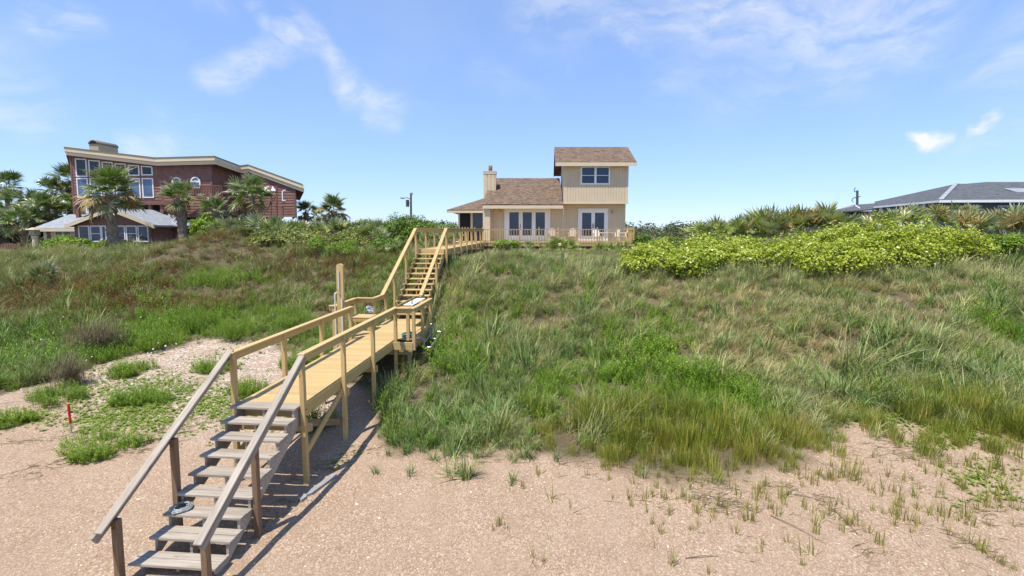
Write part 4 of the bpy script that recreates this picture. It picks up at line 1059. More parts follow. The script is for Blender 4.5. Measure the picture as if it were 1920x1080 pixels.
for k in range(5):
    a = c_ + inset + (r_ - c_) * (.10 + .17 * k); b = c_ + inset + (r_ - c_) * (.20 + .17 * k); o = Vector((-.02, -.12, 0))
    wall_seg('window', a + o, b + o, c_.z - 2.3, c_.z - .5, M['white'], .06); wall_seg('pane', a + o * 1.6 + Vector((.08, 0, 0)), b + o * 1.6 - Vector((.08, 0, 0)), c_.z - 2.2, c_.z - .6, M['glass'], .03)
for k in (.15, .5, .82):
    a = l_ + inset + (c_ - l_) * k; wall_seg('column', a + Vector((-.25, -.25, 0)), a + Vector((-.1, -.5, 0)), 3.4, c_.z - .2, M['white'])
ag = thing('low_annex', 'low grey roofed building with white roof edge between the pole and the grey house', 'building', (38, 60, 4))
a = P(1548, 399, 60); b = P(1660, 390, 58); a.z = b.z = P(1600, 392, 59).z
slab('roof', [P(1548, 398, 60), P(1640, 392, 58), P(1655, 380, 64), P(1600, 384, 66)], .15, M['shingle_slate'], ag)
slab('roof', [P(1577, 389, 66), P(1660, 384, 64), P(1660, 378, 70), P(1620, 383, 70)], .15, M['shingle_grey'], ag)
lumber('fascia', P(1548, 398.5, 59.9), P(1600, 387, 64), .1, .25, M['white'], ag, bev=0); lumber('fascia', P(1577, 389, 65.8), P(1606, 387.5, 65), .1, .3, M['white'], ag, bev=0); lumber('fascia', P(1604, 386, 63), P(1614, 393, 60), .1, .2, M['white'], ag, bev=0)
mb = MB().box(P(1560, 400, 61).x, P(1655, 400, 61).x, 61, 66, 3, P(1600, 396, 61).z); mb.build('wall', M['grey_wall'], ag)

# ---------------------------------------------------------- utility poles
M['pole'] = m_plain('pole_wood', (.10, .085, .075), .85, .2, .15)
def pole(label, u, vt, y, arms):
    b = P(u, 440, y); t = P(u, vt, y); pz_ = tz(b.x, y)
    o = thing('utility_pole', label, 'pole', (b.x, y, pz_))
    MB().tube([(b.x, y, pz_ - .5), (t.x, y, t.z)], [.20, .15], 8).build('shaft', M['pole'], o)
    for nm, pts, r in arms(t): MB().tube(pts, r, 6).build(nm, M['pole'], o)
pole('utility pole with a street lamp arm behind the round bushes left of the house', 770.5, 362, 75,
     lambda t: [('transformer', [t + Vector((-.55, -.1, -2.2)), t + Vector((-.55, -.1, -1.1))], .28), ('lamp_arm', [t + Vector((0, 0, -1.0)), t + Vector((-.6, 0, -.75)), t + Vector((-1.2, 0, -.8))], .06), ('lamp_head', [t + Vector((-1.1, 0, -.85)), t + Vector((-1.7, 0, -.8))], .1), ('insulator', [t + Vector((.25, 0, -.3)), t + Vector((.25, 0, .1))], .05), ('bracket', [t + Vector((-.55, -.1, -1.6)), t + Vector((0, 0, -1.6))], .05)])
pole('wooden utility pole with a short crossarm left of the dark grey roof', 1607.5, 357, 70,
     lambda t: [('crossarm', [t + Vector((-.55, 0, -1.15)), t + Vector((.5, 0, -.9))], .07), ('insulator', [t + Vector((-.45, 0, -.05)), t + Vector((-.35, 0, .45))], .05), ('wire_loop', [t + Vector((-.55, 0, -1.1)), t + Vector((-.75, 0, -1.5)), t + Vector((-.5, 0, -1.8))], .05), ('insulator', [t + Vector((-.5, 0, -.1)), t + Vector((0, 0, -.3))], .05)])
# ================================================================== vegetation
def m_leaf(name, stops, rough=.5, transl=.22, spec=.3, tone_amt=.22, rnd_amt=.18, tip=None, gain=(1.12, 1.11, .74)):
    stops = [(p_, tuple(min(.8, c_ * g_) for c_, g_ in zip(col_, gain))) for p_, col_ in stops]
    t = NT(name); bl = t.attr('bl'); tn = t.attr('tone', 'INSTANCER')
    f = t.math('ADD', t.math('MULTIPLY', bl, 1.0 - tone_amt - rnd_amt), t.math('ADD', t.math('MULTIPLY', tn, tone_amt), t.math('MULTIPLY', t.rnd(), rnd_amt)))
    col = t.ramp(f, stops)
    if tip: col = t.mix(t.mapr(t.attr('h'), .55, 1.0, 0, tip[1]), col, tip[0])
    p = t.princ(col, rough, None, spec)
    tr = t.n('ShaderNodeBsdfTranslucent'); t.l(col, tr.inputs['Color'])
    mx = t.n('ShaderNodeMixShader'); mx.inputs[0].default_value = transl; t.l(p.outputs[0], mx.inputs[1]); t.l(tr.outputs[0], mx.inputs[2])
    t.l(mx.outputs[0], t.out.inputs['Surface']); return t.m
M['oats'] = m_leaf('sea_oats', [(.12, (.055, .09, .025)), (.35, (.145, .185, .07)), (.60, (.25, .29, .135)), (.78, (.38, .36, .20)), (.93, (.56, .47, .30))], tone_amt=.20, rnd_amt=.15, tip=((.54, .47, .31), .6))
M['dryg'] = m_leaf('dry_grass', [(.15, (.19, .155, .085)), (.45, (.36, .285, .175)), (.75, (.52, .42, .29))])
M['blue'] = m_leaf('panic_grass', [(.15, (.045, .10, .018)), (.42, (.12, .205, .06)), (.65, (.25, .335, .17)), (.88, (.48, .48, .28))])
M['cord'] = m_leaf('cord_grass', [(.12, (.07, .11, .012)), (.4, (.19, .24, .028)), (.62, (.31, .31, .07)), (.85, (.34, .24, .12))])
M['leafy'] = m_leaf('green_weed', [(.15, (.07, .15, .012)), (.5, (.16, .275, .028)), (.85, (.30, .41, .065))])
M['leafy_solo'] = m_leaf('green_shrub_leaf', [(.1, (.085, .15, .015)), (.5, (.16, .26, .028)), (.9, (.27, .36, .06))], tone_amt=0)
M['rust'] = m_leaf('rusty_weed', [(.1, (.10, .06, .03)), (.35, (.20, .095, .035)), (.55, (.32, .16, .03)), (.75, (.15, .14, .045)), (.95, (.10, .16, .04))], gain=(.72, .80, .7))
M['vine'] = m_leaf('vine_leaf', [(.1, (.10, .17, .03)), (.5, (.18, .26, .05)), (.9, (.30, .32, .09))])
M['stalk'] = m_leaf('seed_stalk', [(.1, (.30, .26, .14)), (.9, (.46, .39, .24))])
M['sprout'] = m_leaf('sprout', [(.1, (.16, .19, .04)), (.5, (.27, .26, .08)), (.9, (.36, .28, .15))], tone_amt=0, rnd_amt=.12)
M['grape'] = m_leaf('sea_grape_leaf', [(.04, (.12, .19, .02)), (.25, (.28, .37, .025)), (.6, (.42, .49, .04)), (.85, (.52, .56, .09)), (.97, (.50, .40, .14))], rough=.38, spec=.45, transl=.3, tone_amt=0, rnd_amt=.12, gain=(.95, .93, .9))
M['bush_bright'] = m_leaf('bright_bush_leaf', [(.1, (.08, .15, .012)), (.5, (.17, .27, .02)), (.9, (.28, .37, .05))], tone_amt=0, rnd_amt=.12)
M['bush_mid'] = m_leaf('bush_leaf', [(.1, (.045, .10, .014)), (.5, (.11, .19, .028)), (.9, (.21, .29, .06))], tone_amt=0, rnd_amt=.12)
M['bush_grey'] = m_leaf('waxy_bush_leaf', [(.1, (.07, .105, .03)), (.5, (.17, .21, .065)), (.8, (.32, .33, .12)), (.95, (.48, .44, .24))], tone_amt=0, rnd_amt=.12)
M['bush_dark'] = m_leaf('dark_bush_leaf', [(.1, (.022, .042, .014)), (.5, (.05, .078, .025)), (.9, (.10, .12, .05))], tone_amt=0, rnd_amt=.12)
M['far_wood'] = m_leaf('far_leaf', [(.1, (.03, .048, .024)), (.5, (.06, .08, .04)), (.9, (.10, .115, .06))], tone_amt=0, rnd_amt=.12)
M['scrub'] = m_leaf('scrub_leaf', [(.1, (.045, .06, .025)), (.5, (.085, .10, .045)), (.9, (.16, .15, .08))], tone_amt=0, rnd_amt=.12)
M['frond'] = m_leaf('palm_frond', [(.1, (.06, .12, .02)), (.5, (.12, .20, .04)), (.9, (.22, .29, .08))], rough=.33, spec=.55, tip=((.50, .43, .30), .7), tone_amt=0, rnd_amt=.5)
M['frond_dry'] = m_leaf('dry_frond', [(.1, (.22, .15, .09)), (.9, (.42, .33, .22))], rough=.6, tone_amt=0, rnd_amt=.5)
M['frond_silver'] = m_leaf('silver_frond', [(.1, (.10, .16, .06)), (.5, (.19, .25, .13)), (.9, (.34, .38, .25))], rough=.36, spec=.6, tip=((.58, .52, .40), .65), tone_amt=0, rnd_amt=.5)
M['palmetto'] = m_leaf('palmetto_frond', [(.1, (.13, .20, .04)), (.5, (.25, .31, .09)), (.9, (.40, .42, .17))], rough=.38, spec=.5, tip=((.45, .38, .22), .55), tone_amt=0, rnd_amt=.5)
M['palmetto_dry'] = m_leaf('palmetto_dry', [(.1, (.25, .19, .10)), (.9, (.45, .36, .22))], rough=.6, tone_amt=0, rnd_amt=.5)
M['twig'] = m_leaf('twig', [(.1, (.12, .095, .075)), (.9, (.26, .215, .18))], transl=0, rough=.9, tone_amt=0, rnd_amt=.12)
M['shell'] = m_leaf('shell', [(.1, (.40, .27, .18)), (.4, (.62, .52, .42)), (.8, (.78, .73, .66))], transl=0, rough=.5)
M['petal'] = m_plain('white_petal', (.82, .82, .80), .5, .2, .02)
M['bark'] = m_plain('palm_bark', (.25, .195, .15), .9, .15, .35, 9, bump=.6)

PROTO = bpy.data.collections.new('plant_sources')       # sources only, never linked into the scene

def curves(base, az, e0, length, droop, width, seg, bl, w_az=None, power=1.4):
    """numpy blades: returns verts, quads, bl, h"""
    n = len(az); k = seg + 1
    tt = np.linspace(0, 1, k)[None, :]
    el = e0[:, None] - droop[:, None] * tt ** power
    ds = (length / seg)[:, None]
    dx = np.cos(el) * np.cos(az)[:, None] * ds; dy = np.cos(el) * np.sin(az)[:, None] * ds; dz = np.sin(el) * ds
    Pp = np.zeros((n, k, 3)); Pp[:, 0] = base
    Pp[:, 1:, 0] = base[:, None, 0] + np.cumsum(dx[:, :-1], 1); Pp[:, 1:, 1] = base[:, None, 1] + np.cumsum(dy[:, :-1], 1); Pp[:, 1:, 2] = base[:, None, 2] + np.cumsum(dz[:, :-1], 1)
    wa = az + math.pi / 2 if w_az is None else w_az
    prof = (1 - tt ** 2.2) * .94 + .06
    wv = np.stack([np.cos(wa), np.sin(wa), np.zeros(n)], -1)[:, None, :] * (width[:, None] * prof * .5)[:, :, None]
    V = np.stack([Pp - wv, Pp + wv], 2).reshape(n * k * 2, 3)
    i = (np.arange(n)[:, None] * k * 2 + np.arange(seg)[None, :] * 2).ravel()
    Q = np.stack([i, i + 1, i + 3, i + 2], -1)
    return V, Q, np.repeat(bl, k * 2), np.tile(np.repeat(tt[0], 2), n), Pp

class NPM:
    def __init__(s): s.V = []; s.Q = []; s.T = []; s.b = []; s.h = []; s.n = 0
    def add(s, V, Q, bl, h, tri=False):
        s.V.append(V); (s.T if tri else s.Q).append(np.asarray(Q) + s.n); s.b.append(np.broadcast_to(bl, len(V))); s.h.append(np.broadcast_to(h, len(V))); s.n += len(V); return s
    def mesh(s, name, mat):
        fl = ([np.concatenate(s.Q)] if s.Q else []) + ([np.concatenate(s.T)] if s.T else [])
        return mesh_np(name, np.concatenate(s.V), fl, mat, {'bl': np.concatenate(s.b), 'h': np.concatenate(s.h)})

def grass_clump(rng, n, rad, l0, l1, width, lean, droop, seg=4, wind=0.0, upright=0.0):
    a = rng.uniform(0, 2 * math.pi, n); r = rad * np.sqrt(rng.uniform(0, 1, n))
    base = np.stack([r * np.cos(a), r * np.sin(a), np.full(n, -.03)], -1)
    az = a + rng.normal(0, .9, n)
    # wind from the left pushes azimuths towards +x
    az = np.where(rng.uniform(0, 1, n) < wind, rng.normal(0, .7, n), az)
    e0 = math.pi / 2 - np.abs(rng.normal(0, lean, n)) - .04
    L = rng.uniform(l0, l1, n); d = np.abs(rng.normal(droop, droop * .45, n))
    w = width * np.exp(rng.normal(-.12, .38, n))
    V, Q, b, h, _ = curves(base, az, e0, L, d, w, seg, rng.uniform(0, 1, n))
    return NPM().add(V, Q, b, h)

def leafy_clump(rng, stems, rad, h0, h1, nl, ll, lw, lean=.25, mound=False, stemw=.006, leaf_el=.7):
    a = rng.uniform(0, 2 * math.pi, stems); r = rad * np.sqrt(rng.uniform(0, 1, stems))
    base = np.stack([r * np.cos(a), r * np.sin(a), np.full(stems, -.03)], -1)
    az = a + rng.normal(0, .5, stems)
    e0 = math.pi / 2 - np.abs(rng.normal(0, lean, stems)) * (.4 + r / max(rad, 1e-3))
    L = rng.uniform(h0, h1, stems)
    if mound: L = L * np.sqrt(np.maximum(1.05 - (r / rad) ** 2, .15))
    sb = rng.uniform(0, 1, stems)
    V, Q, b, h, Pp = curves(base, az, e0, L, rng.normal(.1, .25, stems), np.full(stems, stemw), 3, sb)
    m = NPM().add(V, Q, b, h)
    # leaves as diamonds up the stem
    t = np.tile(np.linspace(.18, 1.0, nl), (stems, 1)) ** .85
    k = t * 3; i0 = np.clip(np.floor(k).astype(int), 0, 2); fr = (k - i0)[..., None]
    si = np.arange(stems)[:, None]
    pos = Pp[si, i0] * (1 - fr) + Pp[si, i0 + 1] * fr
    pos = pos.reshape(-1, 3); N = len(pos)
    la = (rng.uniform(0, 2 * math.pi, stems)[:, None] + np.arange(nl)[None] * 2.4).ravel() + rng.normal(0, .3, N)
    le = rng.normal(leaf_el, .3, N)
    ln = ll * rng.uniform(.6, 1.2, N) * (1.15 - .5 * t.ravel())
    d = np.stack([np.cos(le) * np.cos(la), np.cos(le) * np.sin(la), np.sin(le)], -1) * ln[:, None]
    s = np.stack([-np.sin(la), np.cos(la), np.zeros(N)], -1) * (lw * .5 * rng.uniform(.7, 1.2, N))[:, None]
    V = np.stack([pos, pos + d * .5 + s, pos + d, pos + d * .5 - s], 1).reshape(-1, 3)
    Q = np.arange(N * 4).reshape(N, 4)
    bb = np.repeat(np.clip(np.repeat(sb, nl) * .6 + rng.uniform(0, .4, N), 0, 1), 4)
    return m.add(V, Q, bb, np.repeat(t.ravel(), 4))

def proto(name, me):
    o = bpy.data.objects.new(name, me); return o
def gn_instancer(name, protos, pos, rot, scl, idx, tone, label, cat):
    c = bpy.data.collections.new(name + '_sources')
    for i, me in enumerate(protos): c.objects.link(bpy.data.objects.new('source_%03d' % i, me))
    me = bpy.data.meshes.new(name); n = len(pos)
    me.vertices.add(n); me.vertices.foreach_set('co', np.asarray(pos, np.float32).ravel())
    at = me.attributes.new('rot', 'FLOAT_VECTOR', 'POINT'); at.data.foreach_set('vector', np.asarray(rot, np.float32).ravel())
    at = me.attributes.new('scl', 'FLOAT', 'POINT'); at.data.foreach_set('value', np.asarray(scl, np.float32))
    at = me.attributes.new('tone', 'FLOAT', 'POINT'); at.data.foreach_set('value', np.asarray(tone, np.float32))
    at = me.attributes.new('idx', 'INT', 'POINT'); at.data.foreach_set('value', np.asarray(idx, np.int32))
    o = bpy.data.objects.new(name, me); put(o)
    ng = bpy.data.node_groups.new(name + '_nodes', 'GeometryNodeTree')
    ng.interface.new_socket('Geometry', in_out='INPUT', socket_type='NodeSocketGeometry'); ng.interface.new_socket('Geometry', in_out='OUTPUT', socket_type='NodeSocketGeometry')
    gi = ng.nodes.new('NodeGroupInput'); go = ng.nodes.new('NodeGroupOutput')
    ip = ng.nodes.new('GeometryNodeInstanceOnPoints'); ci = ng.nodes.new('GeometryNodeCollectionInfo')
    ci.inputs['Collection'].default_value = c; ci.inputs['Separate Children'].default_value = True; ci.inputs['Reset Children'].default_value = True
    def na(nm, ty):
        x = ng.nodes.new('GeometryNodeInputNamedAttribute'); x.data_type = ty; x.inputs['Name'].default_value = nm; return x.outputs['Attribute']
    ng.links.new(gi.outputs[0], ip.inputs['Points']); ng.links.new(ci.outputs[0], ip.inputs['Instance']); ip.inputs['Pick Instance'].default_value = True
    ng.links.new(na('idx', 'INT'), ip.inputs['Instance Index'])
    er = ng.nodes.new('FunctionNodeEulerToRotation'); ng.links.new(na('rot', 'FLOAT_VECTOR'), er.inputs[0]); ng.links.new(er.outputs[0], ip.inputs['Rotation'])
    ng.links.new(na('scl', 'FLOAT'), ip.inputs['Scale'])
    ng.links.new(ip.outputs[0], go.inputs[0])
    md = o.modifiers.new('scatter', 'NODES'); md.node_group = ng
    o['kind'] = 'stuff'; o['label'] = label; o['category'] = cat
    return o

rg = np.random.default_rng(11)
KINDS = {
 'oats':  [grass_clump(rg, 54, .17, .45, 1.0, .0135, .42, 1.25, 4, .65).mesh('oats', M['oats']) for _ in range(5)],
 'dry':   [grass_clump(rg, 54, .20, .30, .8, .0125, .60, 1.5, 4, .65).mesh('dry', M['dryg']) for _ in range(3)],
 'blue':  [grass_clump(rg, 34, .13, .45, .90, .021, .36, 1.15, 4, .2).mesh('blue', M['blue']) for _ in range(4)],
 'cord':  [grass_clump(rg, 80, .20, .35, .72, .010, .16, .35, 3, .1).mesh('cord', M['cord']) for _ in range(4)],
 'leafy': [leafy_clump(rg, 17, .20, .25, .55, 20, .075, .014).mesh('leafy', M['leafy']) for _ in range(4)],
 'rust':  [leafy_clump(rg, 20, .22, .20, .50, 16, .060, .015, lean=.4).mesh('rust', M['rust']) for _ in range(4)],
 'vine':  [leafy_clump(rg, 9, .30, .04, .10, 5, .065, .055, lean=.9, leaf_el=.25).mesh('vine', M['vine']) for _ in range(3)],
 'stalk': [grass_clump(rg, 5, .12, 1.0, 1.6, .009, .14, .55, 5, .4).mesh('stalk', M['stalk']) for _ in range(3)],
}
KO = list(KINDS); IDX0 = {}; PROTOS = []
for k in KO: IDX0[k] = len(PROTOS); PROTOS += KINDS[k]

# zones: (u, v, du, dv, kind, weight): patches placed by where they stand on the dune
Z_ = [
 (800, 800, 110, 90, 'blue', 3.0), (900, 790, 90, 80, 'blue', 2.2), (760, 830, 60, 40, 'blue', 3.5), (850, 850, 90, 35, 'blue', 4), (930, 700, 140, 80, 'blue', 1.2), (770, 760, 60, 60, 'leafy', 2),
 (1150, 790, 110, 60, 'cord', 4.0), (1060, 800, 80, 50, 'cord', 2.2), (1250, 800, 90, 60, 'cord', 3.2), (1340, 840, 90, 60, 'cord', 7.0), (1450, 845, 80, 45, 'cord', 7.0), (1500, 790, 50, 30, 'cord', 2.0), (1230, 850, 80, 25, 'cord', 4.0),
 (1740, 800, 70, 25, 'cord', 6), (1600, 840, 80, 30, 'cord', 6), (1850, 800, 120, 60, 'cord', 6), (1900, 850, 120, 40, 'cord', 6), (2050, 860, 200, 60, 'cord', 5),
 (1240, 660, 60, 28, 'leafy', 9), (1200, 690, 80, 30, 'leafy', 5), (1320, 720, 80, 30, 'leafy', 7), (1380, 745, 60, 25, 'leafy', 6), (1100, 715, 70, 40, 'leafy', 5), (1040, 730, 50, 40, 'leafy', 4), (1000, 780, 40, 40, 'leafy', 2),
 (1240, 590, 50, 20, 'leafy', 4), (1130, 610, 60, 20, 'leafy', 2), (960, 570, 60, 30, 'leafy', 1.6), (870, 620, 40, 50, 'leafy', 3), (850, 680, 40, 40, 'leafy', 3), (1880, 610, 60, 40, 'leafy', 4), (1560, 700, 80, 25, 'leafy', 1.5), (1740, 660, 60, 30, 'leafy', 1.5),
 (1050, 640, 80, 30, 'blue', 1.5), (1650, 730, 130, 40, 'blue', 1.0), (1820, 720, 120, 60, 'blue', 1.1), (930, 640, 110, 100, 'stalk', .30), (1350, 500, 200, 12, 'oats', 4), (1620, 500, 200, 14, 'oats', 4), (1850, 500, 120, 25, 'dry', 1.5), (1600, 620, 200, 60, 'dry', .8), (1560, 660, 80, 30, 'blue', 1.0), (1140, 760, 60, 30, 'oats', 2.5),
 (1500, 640, 120, 50, 'dry', 2.2), (1440, 660, 80, 40, 'dry', 2.2), (1000, 600, 80, 30, 'dry', 1.3), (1350, 550, 90, 30, 'dry', 1.3), (1700, 560, 120, 60, 'dry', 1.2), (900, 510, 80, 25, 'dry', 1.2), (1180, 540, 80, 25, 'dry', 1.2), (1500, 520, 120, 25, 'dry', 1.2), (1720, 660, 80, 30, 'dry', 1.2),
 (80, 640, 110, 70, 'blue', 1.6), (120, 660, 120, 50, 'leafy', 3), (60, 610, 100, 50, 'leafy', 2.5), (-100, 650, 150, 90, 'blue', 3), (150, 590, 90, 30, 'blue', 2.0), (30, 570, 80, 30, 'oats', 2), 
 (280, 610, 70, 35, 'leafy', 12), (350, 600, 60, 30, 'leafy', 9), (440, 600, 70, 35, 'leafy', 10), (480, 625, 40, 20, 'leafy', 8), (250, 640, 80, 25, 'leafy', 6), (80, 620, 60, 50, 'leafy', 1.5), (200, 590, 100, 30, 'leafy', 3),
 (300, 560, 160, 28, 'rust', 4), (130, 540, 120, 30, 'rust', 4), (90, 555, 110, 26, 'rust', 2.8), (400, 475, 80, 35, 'rust', 6), (340, 470, 70, 28, 'rust', 5), (250, 500, 100, 30, 'rust', 2.5), (480, 540, 60, 30, 'rust', 2.2), (560, 500, 70, 25, 'rust', 2.2), (640, 490, 50, 16, 'rust', 2.2), (620, 460, 40, 16, 'rust', 4), (450, 460, 40, 14, 'rust', 2.8), (700, 480, 40, 20, 'rust', 3), (520, 480, 40, 14, 'rust', 2.2),
 (390, 520, 50, 22, 'leafy', 12), (230, 520, 60, 20, 'leafy', 3), (500, 530, 40, 20, 'leafy', 4), (550, 580, 60, 30, 'leafy', 3), (610, 640, 50, 50, 'leafy', 4), (500, 650, 60, 40, 'leafy', 4), (720, 500, 40, 25, 'leafy', 3),
 (150, 475, 180, 14, 'oats', 3), (520, 560, 100, 50, 'oats', 1.5), (630, 560, 60, 50, 'dry', .8), (290, 455, 60, 15, 'oats', 3),
]
zc_ = []
for (u, v, du, dv, k, w) in Z_:
    c = hit(u, v, .3); a = hit(u + du, v, .3); b = hit(u, v - dv, .3)
    zc_.append((c.x, c.y, max(.4, abs(a.x - c.x)), max(.5, min(6, abs(b.y - c.y))), k, w))
def near_walk(x, y):
    return np.abs(x - (-4.84 + .083 * (y - 6.3)))

def scatter_grass():
    bands = [(8.5, 12, 50), (12, 16, 42), (16, 20, 33), (20, 24, 25), (24, 30, 15), (30, 44, 5)]
    PX = []; 
    for y0, y1, den in bands:
        xm_ = 1.32 * y1 + 3; n = int((y1 - y0) * 2 * xm_ * den)
        x = rg.uniform(-xm_, xm_, n); y = rg.uniform(y0, y1, n); PX.append(np.stack([x, y], -1))
    p = np.concatenate(PX); x, y = p[:, 0], p[:, 1]
    vm = veg_mask(x, y)
    vm = np.where((x > 0) & (x < 8.5), np.clip((y - edge_y(x) - (fbm(x * .9, y * .9, 22) - .5) * 2.2) / 2.2 + .30, 0, 1) ** 1.3, vm)
    # sparse tufts on the sand at the right and along the edge
    fr = np.clip(1 - (edge_y(x) - y) / 1.3, 0, 1) * .06 * (x > -3)
    xr_ = [tuple(hit(u, v)[:2]) for u, v in [(1480, 900), (1540, 800), (1640, 750), (1920, 760), (2200, 800), (2300, 980), (1920, 890), (1700, 850)]]
    fr = np.maximum(fr, inpoly(x, y, xr_) * np.clip((fbm(x * .8, y * .8, 77) - .47) * 3.2, 0.02, .55))
    keep = rg.uniform(0, 1, len(x)) < np.maximum(vm, fr)
    d = near_walk(x, y)
    keep &= ~((d < .68) & (y < 33)) | ((d < .68) & (y < 20) & (rg.uniform(0, 1, len(x)) < .12))
    keep &= ~((d < .80) & (y < 9.5)); keep &= ~((x < -3.6) & (x > -7.2) & (y < 8.7))
    keep &= ~((y > 31.5) & (x > -6) & (x < 9.2)); keep &= ~((y > 31.5) & (x < -14))
    # little sandy openings on the slope
    gap = fbm(x * .75, y * .75, 41, 3); keep &= ~((gap > .70) & (y < 26) & (rg.uniform(0, 1, len(x)) < .85))
    x, y = x[keep], y[keep]; n = len(x)
    # kinds
    W = np.zeros((n, len(KO))); q = fbm(x * .35, y * .35, 51); q2 = fbm(x * .9, y * .9, 61)
    left = x < -4.84 + .083 * (y - 6.3)
    W[:, KO.index('oats')] = 1.5 + 2 * np.clip(q - .45, 0, 1); W[:, KO.index('dry')] = .20 + 2.4 * np.clip(q2 - .52, 0, 1)
    W[:, KO.index('blue')] = .35 + 3 * np.clip(.45 - q2, 0, 1); W[:, KO.index('leafy')] = .25 + 1.2 * np.clip(.47 - q, 0, 1) + .15 * left
    W[:, KO.index('rust')] = np.where(left, .35, .03); W[:, KO.index('stalk')] = .06
    W[:, KO.index('vine')] = np.where(left, .3, .08)
    for (cx, cy, rx, ry, k, w) in zc_:
        g_ = np.exp(-((x - cx) / rx) ** 2 - ((y - cy) / ry) ** 2) ** 1.0
        W *= (1 - np.clip(g_ * min(w, 8) / 9.0, 0, .92))[:, None]
        W[:, KO.index(k)] += g_ * w
    W[:, KO.index('vine')] = np.where(y < edge_y(x) - .6, W[:, KO.index('vine')] + .6, W[:, KO.index('vine')])
    W[y < edge_y(x) - .3, KO.index('oats')] *= .15; W[y < edge_y(x) - .3, KO.index('dry')] *= .2
    W[y > 30] *= np.array([1, 1, .3, 0, .3, .2, 0, .2])
    W /= W.sum(1, keepdims=True); ki = (np.cumsum(W, 1) > rg.uniform(0, 1, n)[:, None]).argmax(1)
    idx = np.array([IDX0[KO[k]] + rg.integers(0, len(KINDS[KO[k]])) for k in ki])
    z = terrain(x, y) - .01
    # size
    s = np.exp(rg.normal(-.08, .30, n)) * np.array([.66, .60, .70, .88, .82, .86, .9, .85])[ki] * np.clip(1 + (fbm(x * .5, y * .5, 91) - .5) * .9, .6, 1.4)
    s *= np.where(y < edge_y(x) + .5, .75, 1) 
    s = np.where((near_walk(x, y) < .7), s * .45, s)
    s *= np.where((y > 22) & (y < 32) & (x > -3) & (x < 10), .45, 1)
    tone = np.clip(.5 + (q - .5) * 1.6 + rg.normal(0, .12, n), 0, 1)
    rot = np.stack([rg.normal(0, .10, n), rg.normal(.06, .10, n), rg.normal(0, .6, n) + np.where(ki < 2, 0, rg.uniform(0, 6.28, n))], -1)
    names = {'dune_grass': (['oats', 'dry', 'blue', 'stalk'], 'long grey green and straw coloured dune grass covering both slopes', 'dune grass'),
             'cord_grass': (['cord'], 'fine upright yellow green grass along the lower edge of the dune', 'grass'),
             'green_weeds': (['leafy'], 'bright green leafy weeds growing among the dune grass', 'weeds'),
             'rusty_weeds': (['rust'], 'rust brown and orange low plants on the left dune', 'weeds'),
             'beach_vine': (['vine'], 'low round leaved vine creeping over sand and grass', 'ground cover')}
    for nm, (ks, lab, cat) in names.items():
        m = np.isin(ki, [KO.index(k) for k in ks])
        pr = []; base = {}
        for k in ks: base[k] = len(pr); pr += KINDS[k]
        off = np.array([idx[i] - IDX0[KO[ki[i]]] + base[KO[ki[i]]] for i in np.nonzero(m)[0]])
        extra = None
        pos_, rot_, s_, tone_ = np.stack([x, y, z], -1)[m], rot[m], s[m], tone[m]
        if nm == 'beach_vine':
            # vines on the pale sand on the left and at the right edge
            ax, ay = [], []
            for (u, v, du, dv, cnt) in [(300, 740, 130, 45, 520), (230, 780, 110, 25, 220), (420, 760, 60, 40, 110), (150, 690, 90, 40, 120), (430, 670, 60, 20, 40), (60, 780, 60, 20, 40), (1640, 775, 70, 20, 120), (1780, 800, 80, 30, 160), (1850, 900, 80, 40, 50), (520, 760, 60, 40, 60), (600, 850, 50, 30, 25)]:
                for _ in range(cnt):
                    p_ = hit(u + du * rg.normal(0, .6), min(v + dv * rg.normal(0, .6), 960)); ax.append(p_.x); ay.append(p_.y)
            ax, ay = np.array(ax), np.array(ay); kk = near_walk(ax, ay) > .75; ax, ay = ax[kk], ay[kk]; e = len(ax)
            pos_ = np.concatenate([pos_, np.stack([ax, ay, terrain(ax, ay)], -1)]); rot_ = np.concatenate([rot_, np.stack([np.zeros(e), np.zeros(e), rg.uniform(0, 6.28, e)], -1)])
            s_ = np.concatenate([s_, rg.uniform(.45, 1.0, e)]); tone_ = np.concatenate([tone_, rg.uniform(0, 1, e)]); off = np.concatenate([off, rg.integers(0, 3, e)])
        gn_instancer(nm, pr, pos_, rot_, s_, off, tone_, lab, cat)
    return n
N_GRASS = scatter_grass()
print('GRASS', N_GRASS)

